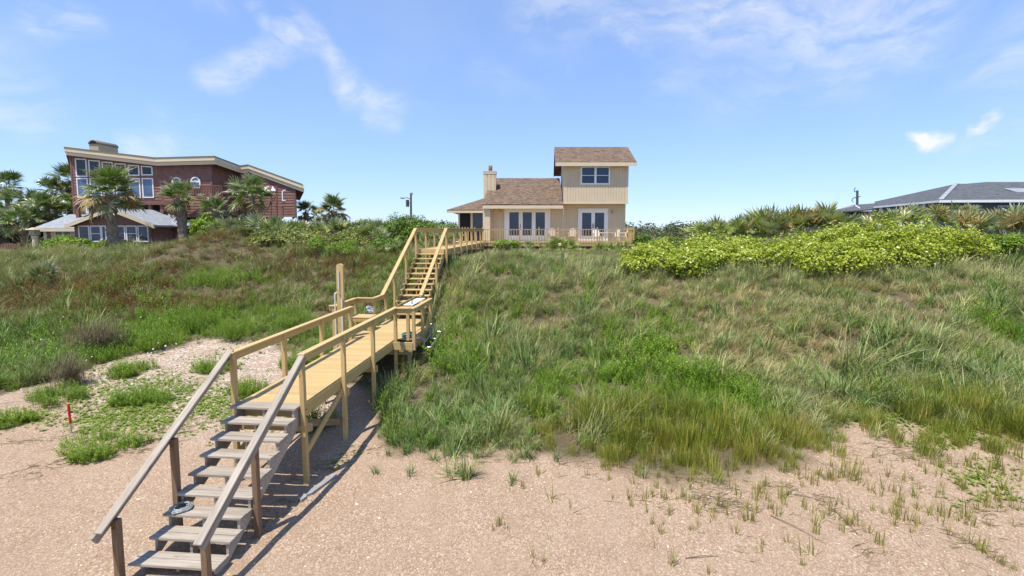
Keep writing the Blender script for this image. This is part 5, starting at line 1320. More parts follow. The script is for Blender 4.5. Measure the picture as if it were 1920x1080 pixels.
# ------------------------------------------------------------------ leaf clouds
def leafcloud(name, lumps, n, size, mat, parent, rng, shell=.35, up=.5, aspect=.6, six=False, low=.15, rough_=.22, seed=0):
    """leaves spread through the outer part of several overlapping lumps (x, y, z, rx, ry, rz)"""
    L = np.array(lumps, float); wgt = (L[:, 3] * L[:, 4] + L[:, 4] * L[:, 5] + L[:, 3] * L[:, 5]); wgt /= wgt.sum()
    li = rng.choice(len(L), n, p=wgt)
    d = rng.normal(0, 1, (n, 3)); d[:, 2] = np.where((d[:, 2] < 0) & (rng.uniform(0, 1, n) > low), np.abs(d[:, 2]), d[:, 2]); d /= np.linalg.norm(d, axis=1, keepdims=True)
    rr = 1 - shell * rng.uniform(0, 1, n) ** 1.6
    bumpy = 1 + rough_ * (2 * (vnoise(d[:, 0] * 2.7 + li * 3.1, d[:, 1] * 2.7 + d[:, 2] * 1.9 + li, 5 + seed)) - 1) + rough_ * .6 * (2 * vnoise(d[:, 0] * 6 + li * 1.7, d[:, 1] * 6 + d[:, 2] * 5, 8 + seed) - 1)
    p = L[li, :3] + d * L[li, 3:6] * (rr * bumpy)[:, None]
    # drop leaves that fall deep inside another lump
    deep = np.zeros(n, bool)
    for k in range(len(L)):
        q = (p - L[k, :3]) / L[k, 3:6]; deep |= ((q ** 2).sum(1) < .40) & (li != k)
    p, d = p[~deep], d[~deep]; n = len(p)
    nrm = d * .7 + rng.normal(0, .55, (n, 3)) + np.array([0, 0, up]); nrm /= np.linalg.norm(nrm, axis=1, keepdims=True)
    t = rng.normal(0, 1, (n, 3)); t -= nrm * (t * nrm).sum(1, keepdims=True); t /= np.linalg.norm(t, axis=1, keepdims=True); b = np.cross(nrm, t)
    s = size * rng.uniform(.6, 1.3, n)[:, None]
    bl = np.clip(rng.uniform(0, 1, n) * .75 + .25 * vnoise(p[:, 0] * 1.5, p[:, 1] * 1.5 + p[:, 2], 3), 0, 1)
    m = NPM()
    if six:
        ang = [0, 1.05, 2.1, 3.14, 4.19, 5.24]
        V = np.stack([p + s * (t * math.cos(a) + b * aspect * math.sin(a)) * .5 for a in ang], 1).reshape(-1, 3); Q = np.arange(n * 6).reshape(n, 6); k = 6
    else:
        V = np.stack([p - t * s * .5, p + b * s * aspect * .5, p + t * s * .5, p - b * s * aspect * .5], 1).reshape(-1, 3); Q = np.arange(n * 4).reshape(n, 4); k = 4
    m.add(V, Q, np.repeat(bl, k), np.repeat(np.zeros(n), k))
    me = m.mesh(name, M[mat] if isinstance(mat, str) else mat)
    return obj(name, me, parent)

def stems(parent, c, pts, r, mat='bark', name='stem'):
    mb = MB()
    for p in pts: mb.tube([Vector(c), (Vector(c) + Vector(p)) / 2 + Vector((0, 0, .15)), Vector(p)], [r, r * .7, r * .3], 5)
    return mb.build(name, M[mat], parent)

def bush(name, label, cat, u, v0, v1, wpx, y, mat, n, size, k=5, seed=0, group=None, aspect=.55, shell=.45, rough_=.25, six=False):
    """bush seen between v0 (top) and v1 (base), wpx wide, at depth y"""
    r_ = np.random.default_rng(seed + 100); b = P(u, v1, y); t = P(u, v0, y); w = wpx / F_PX * y * .5
    gz = tz(b.x, y); zb = min(b.z, gz + .1); h = t.z - zb
    o = thing(name, label, cat, (b.x, y, gz), group)
    lumps = [(b.x, y, zb + h * .50, w * .62, w * .55, h * .46)]
    for i in range(k):
        a = 2 * math.pi * i / k + r_.uniform(-.4, .4); rr = w * r_.uniform(.42, .62)
        lumps.append((b.x + rr * math.cos(a), y + rr * .8 * math.sin(a), zb + h * r_.uniform(.28, .62), w * r_.uniform(.30, .46), w * .40, h * r_.uniform(.26, .38)))
    leafcloud('foliage', lumps, n, size, mat, o, r_, shell, .45, aspect, six, rough_=rough_, seed=seed)
    stems(o, (b.x, y, gz - .2), [(l[0], l[1], l[2]) for l in lumps], .05 + .02 * w)
    return o
# --- sea grape masses on the right crest
def grape(label, spots, n, seed):
    r_ = np.random.default_rng(seed); lumps = []
    pts = []
    for (u, v, y, rx, rz) in spots:
        c = P(u, v, y); gz = tz(c.x, y); lumps.append((c.x, y, c.z - rz * .75, rx * 1.1, rx, rz * 1.12)); pts.append((c.x, y, c.z - .3))
    c0 = lumps[len(lumps) // 2]
    o = thing('sea_grape_shrub', label, 'shrub', (c0[0], c0[1], tz(c0[0], c0[1])))
    leafcloud('foliage', lumps, int(n * 2.9), .088, 'grape', o, r_, .5, .6, .85, True, rough_=.48, seed=seed, low=.6)
    for p in pts:
        for q in range(3):
            mb = MB(); a = r_.uniform(0, 6.28); e = Vector(p) + Vector((.5 * math.cos(a), .5 * math.sin(a), .2)); g_ = Vector((p[0] + .2 * math.cos(a), p[1] + .2 * math.sin(a), tz(p[0], p[1]) - .1)); mb.tube([g_, (g_ + e) / 2, e], [.035, .025, .012], 5); mb.build('stem', M['bark'], o)
grape('pale leaved low shrub mass spreading right of the house deck', [(1200, 470, 21.0, .9, .6), (1240, 462, 21.5, 1.0, .65), (1290, 466, 20.5, 1.0, .65), (1345, 465, 20.5, 1.0, .65), (1290, 482, 19.3, .8, .5), (1240, 482, 19.8, .7, .45), (1400, 468, 20.5, 1.0, .6), (1450, 470, 20.5, .9, .6), (1330, 452, 22.5, 1.0, .7), (1400, 455, 22, 1.0, .65), (1190, 485, 19.8, .5, .35)], 13000, 5)
grape('bright yellow green rounded shrub mass on the right crest below the grey roof', [(1500, 452, 21, 1.0, .75), (1545, 442, 21.5, 1.2, .85), (1600, 432, 22, 1.3, .95), (1660, 428, 22, 1.3, 1.0), (1720, 432, 22, 1.3, 1.0), (1775, 437, 22, 1.2, .9), (1815, 447, 22, .9, .65), (1570, 462, 20.2, 1.0, .7), (1530, 475, 19.5, .8, .55), (1630, 458, 20.6, 1.1, .8), (1690, 458, 20.8, 1.0, .7), (1490, 470, 20, .8, .6), (1590, 476, 19.6, .6, .4), (1740, 458, 20.9, .8, .5), (1520, 490, 19.0, .5, .4), (1620, 484, 19.2, .45, .35)], 19000, 6)

# --- bushes, left to right
bush('garden_bush', 'round yellow green bush in front of the left end of the low house', 'bush', 125, 441, 472, 88, 30.5, 'bush_bright', 5200, .15, 6, 1)
bush('garden_bush', 'low flat green bush below the row of white windows', 'bush', 215, 449, 468, 90, 30.8, 'bush_bright', 3000, .14, 5, 2)
bush('garden_bush', 'tall bright green bush below the leaning palm beside the low grey roof', 'bush', 390, 404, 452, 76, 29.5, 'bush_bright', 5200, .13, 6, 3)
bush('waxy_bush', 'dull olive bush right of the silvery palmettos under the brown house', 'bush', 560, 424, 475, 150, 28.5, 'bush_grey', 9000, .12, 7, 4)
bush('waxy_bush', 'dull olive bush between the silvery palmettos and the feathery shrubs', 'bush', 500, 432, 472, 90, 27.5, 'bush_grey', 5000, .12, 6, 44)
bush('waxy_bush', 'dull olive bush with pale leaf tips in the middle of the hedge', 'bush', 655, 430, 470, 90, 30, 'bush_grey', 5200, .12, 6, 5)
bush('feathery_shrub', 'small bright feathery shrub, the left of two side by side on the crest', 'shrub', 596, 442, 480, 44, 25.5, 'leafy_solo', 4500, .10, 5, 6, aspect=.25)
bush('feathery_shrub', 'wider bright feathery shrub, the right of two side by side on the crest', 'shrub', 642, 448, 486, 70, 25, 'leafy_solo', 6500, .10, 6, 7, aspect=.25)
bush('green_bush', 'dense leafy bush just left of the upper stair handrail', 'bush', 722, 443, 486, 90, 26.5, 'bush_mid', 7000, .13, 7, 8)
bush('green_bush', 'rounded low tree crown behind the hedge under the open sky', 'bush', 688, 411, 452, 100, 42, 'bush_mid', 7000, .19, 6, 9)
bush('green_bush', 'tall rounded tree like bush below the utility pole', 'bush', 768, 400, 470, 116, 36, 'bush_mid', 12000, .17, 8, 10)
bush('green_bush', 'broad bush crown behind the railing left of the screened porch', 'bush', 822, 415, 460, 96, 48, 'bush_mid', 7000, .2, 7, 11)
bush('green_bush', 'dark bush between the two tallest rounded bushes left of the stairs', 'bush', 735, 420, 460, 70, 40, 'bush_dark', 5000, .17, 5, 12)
bush('green_bush', 'small yellow green bush at the left end of the deck railing', 'bush', 950, 449, 468, 70, 29.5, 'bush_bright', 3500, .12, 5, 13)
bush('green_bush', 'dark green bush against the right end of the house deck', 'bush', 1205, 436, 478, 56, 28.5, 'bush_mid', 4200, .12, 5, 14)
bush('green_bush', 'low leafy bush behind the pale shrub mass right of the deck', 'bush', 1262, 444, 468, 80, 27, 'bush_mid', 4500, .12, 6, 15)
bush('green_bush', 'green bush between the yellow shrub mass and the right edge of the picture', 'bush', 1905, 436, 480, 90, 22.5, 'bush_bright', 6500, .10, 7, 17)
bush('green_bush', 'darker green bush under the right end of the yellow shrub mass', 'bush', 1845, 438, 486, 90, 23, 'bush_mid', 5200, .13, 6, 16)

def twig_bush(label, u, v0, v1, wpx, n, seed, green):
    r_ = np.random.default_rng(seed); c = hit(u, v1); h = (v1 - v0) / F_PX * c.y * 1.0; w = wpx / F_PX * c.y * .5
    o = thing('twiggy_bush', label, 'bush', c)
    m = NPM()
    def tw(n, L0, L1, wd, base, spread):
        az = r_.uniform(0, 6.28, n); e0 = math.pi / 2 - np.abs(r_.normal(0, spread, n))
        V, Q, b, hh, Pp = curves(base, az, e0, r_.uniform(L0, L1, n), r_.normal(0, .5, n), np.full(n, wd), 3, r_.uniform(0, 1, n), power=1.0); m.add(V, Q, b, hh); return Pp
    base = np.array(c)[None] + np.stack([r_.normal(0, w * .30, n), r_.normal(0, w * .25, n), np.full(n, -.03)], -1)
    Pp = tw(n, h * .5, h * 1.0, .010, base, .55)
    for k in (1, 2, 3):
        for rep in range(2): tw(n, h * .25, h * .5, .006, Pp[:, k], .9)
    obj('branches', m.mesh('branches', M['twig']), o)
    if green:
        q = leafcloud('leaves', [(c.x, c.y, c.z + h * .3, w * .8, w * .7, h * .4)], green, .05, 'bush_dark', o, r_, .8, .3, .5)
    return o
twig_bush('large grey twiggy half dead bush among green weeds on the left slope', 188, 604, 662, 104, 620, 1, 900)
twig_bush('small bare grey twiggy bush left of the red stake clumps', 132, 664, 722, 60, 240, 2, 120)

# --- green clumps standing alone on the left sand
def clump(label, u, v, wpx, hpx, seed, mat='leafy_solo'):
    r_ = np.random.default_rng(seed + 300); c = hit(u, v); w = wpx / F_PX * c.y * .5; h = hpx / F_PX * c.y * 1.15
    m = NPM()
    for k in range(9):
        f = 1.0 if k == 0 else r_.uniform(.22, .5); a_ = r_.uniform(0, 6.28); q_ = 0 if k == 0 else w * r_.uniform(.55, 1.15)
        sub = leafy_clump(r_, int((60 + 150 * w) * (.8 if k == 0 else f * .7)), w * f * .8, h * .6 * (1 if k == 0 else .6 + f * .5), h * 1.1 * (1 if k == 0 else .55 + f * .6), 20, .085, .013, lean=.45, mound=True)
        Vs = np.concatenate(sub.V); Vs[:, 0] += q_ * math.cos(a_); Vs[:, 1] += q_ * math.sin(a_)
        m.add(Vs, np.concatenate(sub.Q), np.concatenate(sub.b), np.concatenate(sub.h))
    me = m.mesh('dune_shrub', M[mat]); o = obj('dune_shrub', me, None); o.location = c; o.scale = (1, .7, 1); tag(o, label, 'shrub'); return o
for (lab, u, v, w, h) in [
  ('bright green clump in front of the red topped stake', 178, 840, 150, 42), ('rounded green clump alone on pale sand left of the handrail', 263, 752, 92, 34),
  ('green clump cut by the left edge of the picture', 12, 795, 70, 36), ('green clump at the foot of the small bare twiggy bush', 108, 750, 95, 36),
  ('green clump behind the top of the grey left handrail', 402, 695, 58, 34), ('green clump beside the first yellow walkway post', 478, 738, 70, 34),
  ('low green clump on sand below the large twiggy bush', 240, 700, 80, 30), ('green clump under the boardwalk beside the diagonal brace', 590, 800, 70, 50),
  ('green clump left of the walkway in front of the second post', 560, 690, 60, 36),
  ('broad bright green patch on the upper left slope amid rust brown plants', 392, 535, 86, 44), ('green shrub on the left slope just above the sand, nearest the handrail', 440, 628, 90, 48), ('green shrub on the left slope between the grey twiggy bush and the handrail', 300, 645, 90, 46), ('green shrub on the left slope behind two others above the sand', 365, 612, 80, 40), ('green shrub beside the tall shower post on the left slope', 560, 610, 70, 40), ('green shrub on the left slope under the left platform', 600, 680, 70, 50)]:
    clump(lab, u, v, w, h, u)

# --- white morning glory flowers
fm = pydata('flower', [(0, 0, 0)] + [(.026 * (1 if i % 2 == 0 else .82) * math.cos(i * math.pi / 5), .026 * (1 if i % 2 == 0 else .82) * math.sin(i * math.pi / 5), .03) for i in range(10)], [(0, i + 1, (i + 1) % 10 + 1) for i in range(10)], M['petal'])
r_ = np.random.default_rng(4)
fl = [(445, 615), (437, 613), (415, 628), (330, 648), (278, 666), (285, 664), (163, 668), (207, 694), (248, 710), (326, 693), (50, 678), (78, 640), (300, 600), (40, 720), (120, 700), (150, 660), (465, 680), (505, 655), (540, 640), (560, 615)]
for i in range(24): fl.append((r_.uniform(0, 330), r_.uniform(570, 730)))
for (u, v) in fl:
    q = hit(u, v, .25); o = bpy.data.objects.new('beach_flower', fm); put(o); o.location = q + Vector((0, 0, .30 if v < 690 else .08)); o.rotation_euler = (r_.uniform(.4, 1.3), r_.uniform(-.4, .4), r_.uniform(-.6, .6)); k = r_.uniform(.8, 1.3); o.scale = (k, k, k)
    tag(o, 'small white funnel flower open among the low plants on the left slope', 'flower', 'white flowers scattered over the left slope')

# --- sprouts on the open sand
sprouts = []
for i in range(6):
    r2 = np.random.default_rng(60 + i); m = grass_clump(r2, 7 + 2 * i, .05, .12, .30, .011, .30, .4, 3)
    sprouts.append(m.mesh('sand_sprout', M['sprout']))
sp_px = [(935, 985), (925, 998), (950, 990), (1070, 955), (1035, 940), (1030, 1010), (1000, 1050), (1020, 1055), (1240, 1000), (1242, 985), (1230, 1030), (1260, 1060), (1330, 1075), (1140, 900), (1150, 935), (1190, 910), (1210, 935), (1250, 905), (1270, 900),
   (1290, 945), (1300, 935), (1345, 940), (1350, 950), (1310, 985), (1415, 960), (1410, 975), (1480, 1020), (1505, 1060), (1500, 1040), (1522, 1040), (1530, 1000), (1430, 1020), (1425, 1035), (1380, 1000), (1365, 965), (1560, 960), (1545, 945), (1570, 975), (1590, 985), (1610, 990), (1605, 975), (1630, 1000), (1648, 1020), (1660, 1040), (1680, 950), (1690, 965), (1675, 985), (1720, 955), (1740, 965), (1760, 960), (1720, 990), (1712, 1000), (1780, 1000), (1800, 1010), (1820, 1020), (1840, 1035), (1860, 1050), (1880, 1060), (1900, 1070), (1850, 985), (1870, 960), (1810, 975), (960, 910), (980, 915), (1010, 890), (1100, 890), (870, 900), (1330, 905)]
r_ = np.random.default_rng(8)
while len(sp_px) < 260:
    u = r_.uniform(1180, 1920); v = r_.uniform(865, 1010) - (u - 1180) * .02
    if r_.uniform() < .85 - (v - 880) / 220: sp_px.append((u, v))
for (u, v) in sp_px:
    q = hit(u, v); o = bpy.data.objects.new('sand_sprout', sprouts[r_.integers(0, 6)]); put(o); o.location = q; k = r_.uniform(.7, 1.6); o.scale = (k * .8, k * .8, k); o.rotation_euler = (0, 0, r_.uniform(0, 6.28))
    tag(o, 'small yellowish grass sprout standing on open sand right of the stairs', 'grass sprout', 'grass sprouts on the open sand')

# --- shells and twigs on the sand
def scatter_small():
    n = 15000; y = 5.0 + 11 * rg.uniform(0, 1, n) ** 1.4; x = rg.uniform(-1.3, 1.3, n) * (y + 1)
    k = (veg_mask(x, y) < .5) & (rg.uniform(0, 1, n) < np.clip((fbm(x * .7, y * .7, 123) - .2) * 1.5, .15, 1)); x, y = x[k], y[k]; n = len(x)
    prs = []
    for i in range(4):
        r2 = np.random.default_rng(i); a = np.linspace(0, 6.28, 7)[:-1]; rr = r2.uniform(.6, 1.1, 6)
        V = np.concatenate([[[0, 0, .35]], np.stack([np.cos(a) * rr, np.sin(a) * rr * r2.uniform(.5, .9), np.zeros(6)], -1)]) * .011
        T = np.array([(0, j + 1, (j + 1) % 6 + 1) for j in range(6)])
        m = NPM(); m.add(V, T, r2.uniform(.2, 1), 0.0, True); prs.append(m.mesh('shell', M['shell']))
    s = np.exp(rg.normal(-.25, .45, n)); s = np.where(rg.uniform(0, 1, n) < .02, s * 2.2, s)
    gn_instancer('shell_fragments', prs, np.stack([x, y, terrain(x, y) + .001], -1), np.stack([rg.normal(0, .35, n), rg.normal(0, .35, n), rg.uniform(0, 6.28, n)], -1), s, rg.integers(0, 4, n), rg.uniform(0, 1, n), 'pale broken shell fragments scattered over the sand', 'shells')
    prs = []
    for i in range(4):
        r2 = np.random.default_rng(20 + i); m = NPM(); n2 = 3
        V, Q, b, h, _ = curves(np.zeros((n2, 3)) + r2.normal(0, .06, (n2, 3)) * np.array([1, 1, .15]) + np.array([0, 0, .012]), r2.normal(0, .5, n2) + 3.14 * r2.integers(0, 2, n2), np.full(n2, .06), r2.uniform(.15, .5, n2), r2.normal(.1, .15, n2), np.full(n2, .009), 4, r2.uniform(0, 1, n2), power=1)
        m.add(V, Q, b, h); V2 = V.copy(); V2[:, 2] += .007 * np.tile([1, -1], len(V) // 2); m.add(V2, Q, b, h); prs.append(m.mesh('twig', M['twig']))
    px = []
    for (u0, v0, u1, v1, wd, cnt) in [(1230, 880, 1400, 915, 14, 90), (1290, 930, 1400, 950, 16, 90), (1050, 855, 1200, 870, 12, 60), (1440, 905, 1560, 945, 12, 60), (1540, 930, 1640, 1060, 10, 40), (1760, 990, 1900, 1065, 8, 50), (1640, 840, 1800, 870, 10, 60), (1680, 900, 1920, 990, 12, 60), (0, 900, 250, 830, 12, 110), (0, 830, 250, 800, 10, 70), (230, 850, 380, 790, 16, 120), (540, 900, 720, 830, 14, 80), (470, 1000, 560, 930, 10, 30), (1500, 860, 1700, 830, 20, 60), (820, 870, 1000, 860, 8, 40), (1000, 900, 1900, 1060, 60, 70), (1640, 765, 1720, 790, 10, 80), (0, 760, 300, 760, 30, 60)]:
        for i in range(int(cnt * .7)):
            f = rg.uniform(); px.append((u0 + (u1 - u0) * f + rg.normal(0, 8), v0 + (v1 - v0) * f + rg.normal(0, wd * .6)))
    q = [hit(u, v) for u, v in px]; q = np.array([(a.x, a.y, a.z) for a in q]); n = len(q)
    gn_instancer('dry_twigs', prs, q, np.stack([np.zeros(n), np.zeros(n), rg.normal(-.2, .5, n)], -1), rg.uniform(.25, .62, n), rg.integers(0, 4, n), rg.uniform(0, 1, n), 'thin dark dry twigs and roots lying on the sand', 'twigs')
scatter_small()
for (u0, v0, u1, v1) in [(1285, 1048, 1347, 1044), (1445, 968, 1530, 1010), (1560, 955, 1610, 1005)]:
    a, b = hit(u0, v0), hit(u1, v1); m_ = (a + b) / 2; m_ = Vector((m_.x + .02, m_.y, tz(m_.x, m_.y)))
    o = MB().tube([a + Vector((0, 0, .012)), m_ + Vector((0, 0, .03)), b + Vector((0, 0, .012))], [.007, .006, .003], 5).build('stick', M['twig'], None)
    tag(o, {1285: 'thin dark stick lying flat near the bottom edge of the sand', 1445: 'long thin stick pointing down right from the tall grass edge', 1560: 'thin bent stick among the sprouts on the right sand'}[u0], 'stick')

# ------------------------------------------------------------------ palms
def fan_mesh(name, mat, R, petiole, nseg, fold, droop, rng, spread=2.5, dry=0.0, pw=.03):
    """costapalmate fan: petiole along +x, leaflets radiating from its end"""
    m = NPM(); z = np.array([0., 0., 0.])
    V, Q, b, h, Pp = curves(np.zeros((1, 3)), np.zeros(1), np.array([.15]), np.array([petiole]), np.array([.3]), np.array([pw]), 3, np.array([.6]), power=1)
    m.add(V, Q, b, h * 0)
    tip = Pp[0, -1]
    an = np.linspace(-spread, spread, nseg) + rng.normal(0, .03, nseg)
    L = R * (1 - .25 * (np.abs(an) / spread) ** 2) * rng.uniform(.85, 1.08, nseg)
    rows = 4; tt = np.linspace(0, 1, rows + 1)
    for i in range(nseg):
        d = np.array([math.cos(an[i]), math.sin(an[i]), fold * abs(math.sin(an[i]))]); d /= np.linalg.norm(d)
        s = np.array([-math.sin(an[i]), math.cos(an[i]), 0])
        wmax = L[i] * spread * 2 / nseg * .52
        c = tip[None] + d[None] * (L[i] * tt)[:, None]
        c[:, 2] -= droop * L[i] * np.clip(tt - .35, 0, 1) ** 1.8 * rng.uniform(.7, 1.5)
        c[:, 1] += rng.normal(0, .04) * L[i] * np.clip(tt - .4, 0, 1)
        wd = wmax * np.array([.12, .72, 1.0, .62, .05]) * .5
        z_ = np.array([0, 0, 1.0])[None] * (wd * .45)[:, None] * (1 if i % 2 else -1)
        V = np.stack([c - s[None] * wd[:, None] - z_, c + s[None] * wd[:, None] + z_], 1).reshape(-1, 3)
        j = np.arange(rows) * 2; Q = np.stack([j, j + 1, j + 3, j + 2], -1)
        m.add(V, Q, np.full(len(V), rng.uniform(0, 1)), np.repeat(tt, 2))
    return m.mesh(name, M[mat])
r_ = np.random.default_rng(31)
FAN = {k: [fan_mesh('frond', mt, .85, 1.0, 26, .45, dr, r_) for _ in range(3)] for k, mt, dr in (('green', 'frond', .55), ('silver', 'frond_silver', .6), ('dry', 'frond_dry', 1.0))}
PFAN = {k: [fan_mesh('frond', mt, .52, .55, 18, .5, .25, r_, 1.9, pw=.02) for _ in range(4)] for k, mt in (('green', 'palmetto'), ('silver', 'frond_silver'), ('dry', 'palmetto_dry'))}
def place_frond(parent, me, loc, az, el, k, roll=0.0):
    o = bpy.data.objects.new('frond', me); put(o, parent); o.location = loc
    o.matrix_local = Matrix.Translation(loc) @ Matrix.Rotation(az, 4, 'Z') @ Matrix.Rotation(-el, 4, 'Y') @ Matrix.Rotation(roll, 4, 'X') @ Matrix.Diagonal((k, k, k, 1))
ORD = ['first', 'second', 'third', 'fourth', 'fifth', 'sixth', 'seventh', 'eighth', 'ninth', 'tenth', 'eleventh', 'twelfth', 'thirteenth', 'fourteenth', 'fifteenth', 'sixteenth', 'seventeenth', 'eighteenth']
def palm(label, u, vc, y, rpx, nf, seed, silver=.3, dry=.2, trunk_r=.20, group=None, lean=0.0):
    q = np.random.default_rng(seed); c = P(u, vc, y); R = rpx / F_PX * y; k = R / 1.75
    gx = c.x - lean; gz = tz(gx, y)
    o = thing('cabbage_palm', label, 'palm tree', (gx, y, gz), group)
    mb = MB(); n = 14; hgt = c.z - gz; pts = []; rad = []
    for i in range(n + 1):
        t = i / n; pts.append((gx + lean * t ** 1.3, y, gz - .2 + (hgt + .2) * t)); rad.append(trunk_r * (1.12 - .2 * t) * (1 + .10 * math.sin(i * 2.4)))
    mb.tube(pts, rad, 10)
    for i in range(int(14 * max(1, hgt))):
        a = q.uniform(0, 6.28); t = q.uniform(.12, 1); b = Vector((gx + lean * t ** 1.3, y, gz + hgt * t)); d = Vector((math.cos(a), math.sin(a), 0)); s = Vector((-d.y, d.x, 0)); r0 = trunk_r * .85
        v = [b + d * r0 - s * .05, b + d * r0 + s * .05, b + d * (r0 + .14) + s * .03 + Vector((0, 0, .22)), b + d * (r0 + .14) - s * .03 + Vector((0, 0, .22)), b + d * r0 + Vector((0, 0, .16))]
        mb.add(v, [(0, 1, 2, 3), (1, 4, 2), (3, 4, 0), (2, 4, 3)])
    mb.build('trunk', M['bark'], o)
    for i in range(nf):
        f = (i + .5) / nf; el = math.radians(82 - 128 * f ** .95) + q.normal(0, .12); az = i * 2.399 + q.normal(0, .25)
        kd = 'dry' if (f > 1 - dry and q.uniform() < .8) else ('silver' if q.uniform() < silver else 'green')
        place_frond(o, FAN[kd][q.integers(0, 3)], Vector((lean, 0, hgt)) + Vector((0, 0, .12 * math.sin(el))), az, el + (q.normal(0, .3) if f > .6 else 0), k * q.uniform(.68, 1.15), q.normal(0, .6))
    return o
palm('tall fan palm with full crown standing before the row of white windows', 207, 366, 30.0, 57, 46, 1, .5, .28, .29)
palm('fan palm leaning slightly at the right end of the low grey roof', 336, 374, 30.5, 38, 36, 2, .45, .22, .27, lean=-.2)
palm('large bushy fan palm below the right arched window of the brown house', 470, 370, 30, 42, 44, 3, .4, .3, .26)
palm('short bushy fan palm between the two larger palms before the brown house', 402, 398, 30.2, 32, 30, 4, .5, .15, .22)
palm('fan palm whose crown stands against the sky at the end of the hedge', 626, 396, 40, 34, 40, 5, .25, .3, .24)
palm('smaller fan palm just right of the brown house wall', 573, 398, 43, 24, 32, 6, .15, .2, .22)
palm('low fan palm nestled between the brown house and the sky palm', 597, 408, 42, 18, 22, 66, .15, .3, .2)
for i, (u, v, y, r) in enumerate(sorted([(128, 340, 46, 34), (100, 362, 45, 30), (60, 388, 42, 34), (12, 350, 48, 32), (22, 385, 44, 34), (88, 395, 40, 34), (45, 420, 38, 34), (5, 420, 38, 34), (112, 405, 41, 30), (-25, 370, 45, 36), (130, 385, 44, 28), (62, 410, 39, 26)])):
    palm('dark fan palm, ' + ORD[i] + ' from the left, in the dense grove behind the far left fence', u, v, y, r, 26, 10 + i, .12, .12, .22, 'palms of the dense grove at the far left')
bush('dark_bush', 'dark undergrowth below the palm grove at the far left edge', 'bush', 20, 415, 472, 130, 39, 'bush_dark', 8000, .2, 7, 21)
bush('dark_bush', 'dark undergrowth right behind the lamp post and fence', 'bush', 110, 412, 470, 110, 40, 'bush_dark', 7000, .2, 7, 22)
bush('dark_bush', 'dark shrub under the big bushy palm by the brown house', 'bush', 455, 398, 445, 120, 31.5, 'bush_dark', 6000, .16, 7, 23)

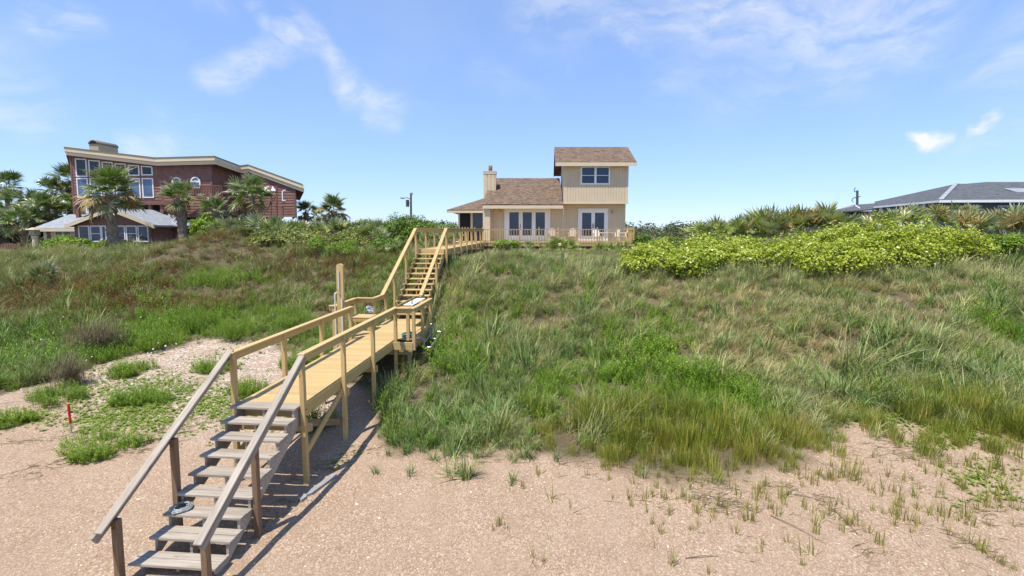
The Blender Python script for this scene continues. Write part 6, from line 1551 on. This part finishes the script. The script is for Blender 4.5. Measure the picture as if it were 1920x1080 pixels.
def palmetto(label, group, u, v, y, hpx, nf, seed, kinds=('green',), name='saw_palmetto'):
    """v: where its base stands"""
    q = np.random.default_rng(seed); b = P(u, v, y); gz = tz(b.x, y); k = hpx / F_PX * y / .95
    o = thing(name, label, 'palmetto', (b.x, y, gz), group)
    for i in range(nf):
        el = math.radians(q.uniform(22, 88)); az = i * 2.399 + q.normal(0, .4)
        kd = kinds[q.integers(0, len(kinds))]
        place_frond(o, PFAN[kd][q.integers(0, 4)], Vector((q.normal(0, .12), q.normal(0, .12), max(0, b.z - gz) - .05)), az, el, k * q.uniform(.75, 1.15), q.normal(0, .5))
q = np.random.default_rng(77); sd = 1000
for (u0, v0, u1, v1, y, n, h, kinds, lab, grp) in [
  (1300, 452, 1420, 448, 24.5, 8, 36, ('green', 'green', 'silver'), 'saw palmetto in the dark row right of the house', 'palmettos in the dark row on the right crest'),
  (1390, 448, 1560, 432, 24.8, 14, 46, ('green', 'green', 'silver', 'dry'), 'spiky saw palmetto behind the yellow green shrubs', 'palmettos behind the yellow green shrubs'),
  (1560, 432, 1830, 412, 26, 18, 31, ('green', 'silver', 'green', 'dry'), 'saw palmetto below the eave of the dark grey roof', 'palmettos below the grey roof'),
  (1790, 440, 1960, 440, 24.5, 12, 44, ('green', 'dry', 'dry', 'silver'), 'partly dead saw palmetto at the right edge of the crest', 'partly dead palmettos at the right edge'),
  (1030, 470, 1085, 468, 29.5, 6, 22, ('green',), 'saw palmetto before the middle of the deck railing', 'palmettos before the middle of the deck'),
  (1110, 472, 1180, 474, 29, 5, 20, ('green',), 'saw palmetto before the right part of the deck railing', 'palmettos before the right part of the deck'),
  (985, 468, 1000, 468, 29.5, 2, 18, ('green', 'silver'), 'pale green saw palmetto in front of the three glass doors', 'palmettos before the three glass doors'),
  (415, 448, 560, 446, 28.8, 15, 34, ('silver', 'silver', 'green'), 'silvery saw palmetto in the row below the brown house', 'silvery palmettos below the brown house'),
  (570, 440, 720, 446, 31, 11, 30, ('silver', 'green'), 'saw palmetto in the hedge left of the stairs', 'palmettos in the hedge left of the stairs'),
  (690, 482, 760, 478, 25.5, 4, 24, ('silver', 'green'), 'small saw palmetto beside the upper stair handrail', 'palmettos beside the upper stairs'),
  (785, 462, 850, 452, 27, 5, 30, ('silver', 'green'), 'saw palmetto behind the railing of the elevated walkway', 'palmettos behind the elevated walkway')]:
    us_ = sorted(u0 + (u1 - u0) * (i + .5) / n + q.normal(0, 5) for i in range(n))
    for i in range(n):
        f = (i + .5) / n; sd += 1
        palmetto(lab + ', ' + ORD[i] + ' from the left', grp, us_[i], v0 + (v1 - v0) * f + q.normal(0, 3), y + q.normal(0, .6), h * q.uniform(.8, 1.2), 9, sd, kinds)
palmetto('lone saw palmetto with bleached fronds in the weeds at the left', None, 82, 534, hit(82, 534, .2).y, 44, 12, 999, ('silver', 'green', 'dry'))

# ------------------------------------------------------------------ woods behind
def wood():
    r_ = np.random.default_rng(3); L = []
    for i in range(260):
        y = r_.uniform(115, 190); x = r_.uniform(-1.35, 1.35) * y; h = r_.uniform(3.2, 5.2) * (1 + .35 * (vnoise(x * .03, 1.0, 4) - .4)); L.append((x, y, 2.0 + h * .5, r_.uniform(2.5, 6), 4, h * .62))
    o = leafcloud('far_woodland', L, 60000, .75, 'far_wood', None, r_, .5, .3, .6, rough_=.3); o['kind'] = 'stuff'; o['label'] = 'dark line of far woodland along the horizon'; o['category'] = 'woodland'
    L = []
    for i in range(420):
        y = r_.uniform(46, 112); x = r_.uniform(-1.35, 1.35) * y
        if -8 < x < 10 and y < 50: continue
        h = r_.uniform(.8, 1.7) + (y - 46) * .008; L.append((x, y, float(terrain(x, y)) + h * .3, r_.uniform(1.2, 3.2), 1.8, h * .7))
    o = leafcloud('scrub_thicket', L, 70000, .30, 'scrub', None, r_, .5, .3, .6, rough_=.3); o['kind'] = 'stuff'; o['label'] = 'low grey green scrub covering the flat land behind the houses'; o['category'] = 'scrub'
wood()
